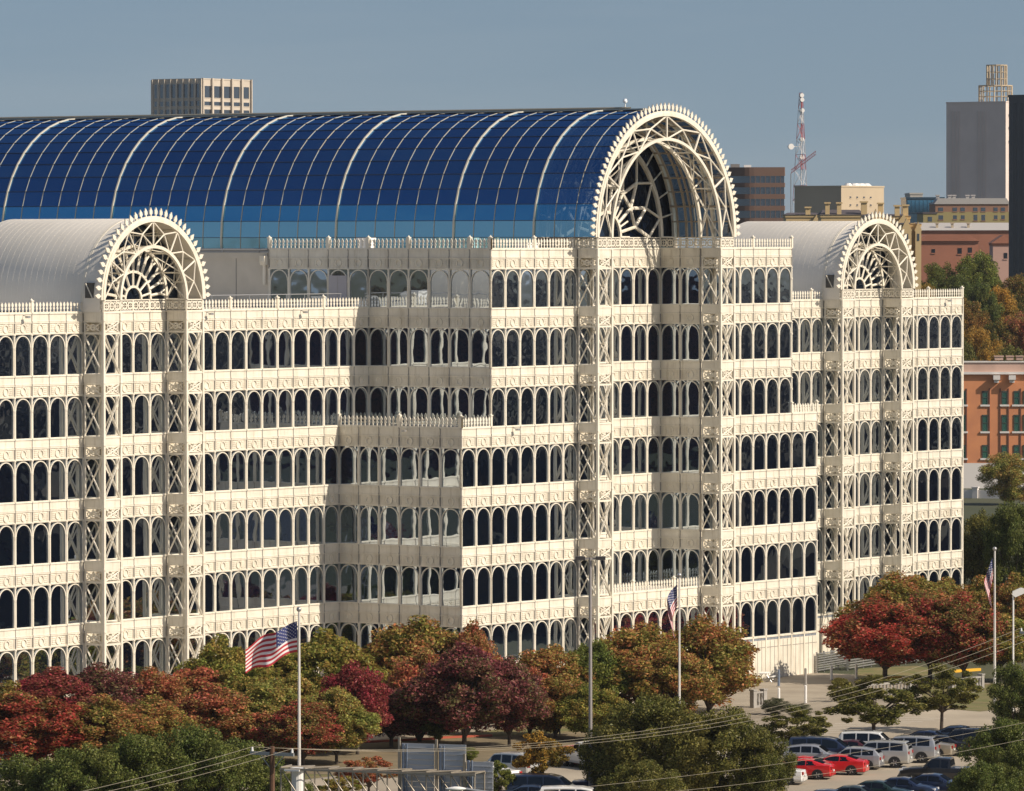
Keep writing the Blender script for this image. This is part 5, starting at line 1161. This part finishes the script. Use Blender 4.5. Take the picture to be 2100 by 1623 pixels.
def balustrade(px0, px1, y0, y1, lab):
    a_, b_ = gp(px0, y0), gp(px1, y1); d_ = b_-a_; L = d_.length; t = thing('balustrade', lab, 'balustrade', a_, math.atan2(d_.y, d_.x))
    mb = MB(); mb.box((0, -.14, 1.12), (L, .14, 1.26)); mb.box((0, -.14, 0), (L, .14, .18)); link('coping', mb.mesh('coping', GR), t)
    n = int(L/.42); mb = MB()
    for z0_, z1_, ra, rb in ((.18, .45, .09, .14), (.45, .8, .14, .07), (.8, 1.12, .07, .11)): mb.tube((0, 0, z0_), (0, 0, z1_), ra, 8, r2=rb)
    me = mb.mesh('baluster', GR)
    for k in range(n): link('baluster', me, t, Matrix.Translation(((k+.5)*L/n, 0, 0)))
    for x in (0, L): mb = MB(); mb.box((x-.2, -.2, 0), (x+.2, .2, 1.35)); mb.box((x-.25, -.25, 1.35), (x+.25, .25, 1.44)); link('pier', mb.mesh('pier', GR), t)
balustrade(1772, 1866, 1436, 1428, 'stone balustrade left of the round dark tree'); balustrade(1950, 2012, 1426, 1418, 'stone balustrade between the round dark tree and the right flagpole'); balustrade(1545, 1566, 1452, 1450, 'short stone balustrade at the right edge of the broad rust tree')
# pale flowering shrub and bench
def shrub(px, py, r, pal, lab, group=None):
    cm, tm = VAR['oak'][tr.randrange(4)]; b = gp(px, py); t = thing('shrub', lab, 'shrub', b, tr.uniform(0, 6), group); c = link('crown', cm, t); c.scale = (r, r, r*1.1); c.material_slots[0].link = 'OBJECT'; c.material_slots[0].material = PAL[pal]
    k = link('trunk', tm, t); k.scale = (r, r, r*.8); k.location = (0, 0, .1)
PAL['pale'] = leafmat('leaves_pale_silver', [(.30, .28, .22), (.20, .20, .13), (.12, .13, .06)])
shrub(1592, 1466, 1.25, 'pale', 'pale silvery low shrub at the near side of the driveway'); shrub(1640, 1474, 1.1, 'pale', 'pale dry shrub right of the silvery one'); shrub(1722, 1408, .7, 'darkolive', 'small dark shrub beside the bollard at the yard corner')
shrub(985, 1640, 1.3, 'green', 'green bush at the bottom right of the sign backs'); shrub(960, 1560, .9, 'green', 'low green hedge bush behind the white compact four by four')
# wooden picnic table by the base wall
b = gp(1568, 1398); t = thing('picnic_table', 'small pale picnic table at the left end of the white base wall', 'table', b, .4)
mb = MB(); mb.box((-.9, -.4, .70), (.9, .4, .76)); link('tabletop', mb.mesh('tabletop', WHITE), t)
for s in (-1, 1):
    mb = MB(); mb.box((-.9, s*.75-.13, .42), (.9, s*.75+.13, .46)); link('bench', mb.mesh('bench', WHITE), t); mb = MB(); mb.tube((s*.6, -.7, 0), (s*.6, -.2, .72), .04, 5); mb.tube((s*.6, .7, 0), (s*.6, .2, .72), .04, 5); link('leg', mb.mesh('leg', STEEL), t)
# bronze statue between trees: a standing figure on long legs
SB = mat('dark_bronze', (.02, .022, .028), .4); b = gp(1141, 1506); t = thing('sculpture', 'dark bronze long-legged sculpture under the forked tree beyond the parking lot', 'sculpture', b, 1.0)
mb = MB()
for (x, y) in ((-.45, -.1), (-.2, .15), (.35, .1), (.5, -.12)): mb.tube((x, y, 0), (x*.6, y*.5, 1.3), .06, 6, r2=.12)
mb.tube((-.35, 0, 1.25), (.35, 0, 1.35), .26, 8, r2=.30); mb.tube((.2, 0, 1.4), (.05, 0, 2.0), .22, 8, r2=.14); link('figure', mb.mesh('figure', SB), t)
mb = MB(); mb.tube((.0, 0, 1.98), (.05, 0, 2.28), .15, 8, r2=.10); link('head', mb.mesh('head', SB), t)
# small pale house at the far left, clapboard
b = gp(2, 1578); t = thing('clapboard_house', 'white clapboard house corner behind the oaks at the left edge', 'house', (b.x, b.y, 0), math.pi/2-YAW-math.pi/2)
mb = MB(); mb.box((-3, 0, 0), (1.8, 5, 2.6)); link('wall', mb.mesh('wall', WHITE), t)
for k in range(12): mb = MB(); mb.box((-3, -.04, .1+k*.2), (1.84, -.005, .26+k*.2)); link('plank', mb.mesh('plank', WHITE), t)
mb = MB(); mb.box((.15, -.08, .7), (.95, -.045, 1.7)); link('window', mb.mesh('window', WB), t)

# ------------------------------------------------------------------ thin haze over the town
hz = bpy.data.materials.new('haze_air'); hz.use_nodes = True; t_ = hz.node_tree; t_.nodes.clear()
o_ = t_.nodes.new('ShaderNodeOutputMaterial'); v_ = t_.nodes.new('ShaderNodeVolumePrincipled'); v_.inputs['Color'].default_value = (.82, .87, .93, 1); v_.inputs['Density'].default_value = .000035; v_.inputs['Anisotropy'].default_value = .2
t_.links.new(v_.outputs[0], o_.inputs['Volume'])
mb = MB(); mb.box((-16300, -16300, -1.0), (16300, 16300, 118)); link('haze', mb.mesh('haze', hz), kind='stuff')
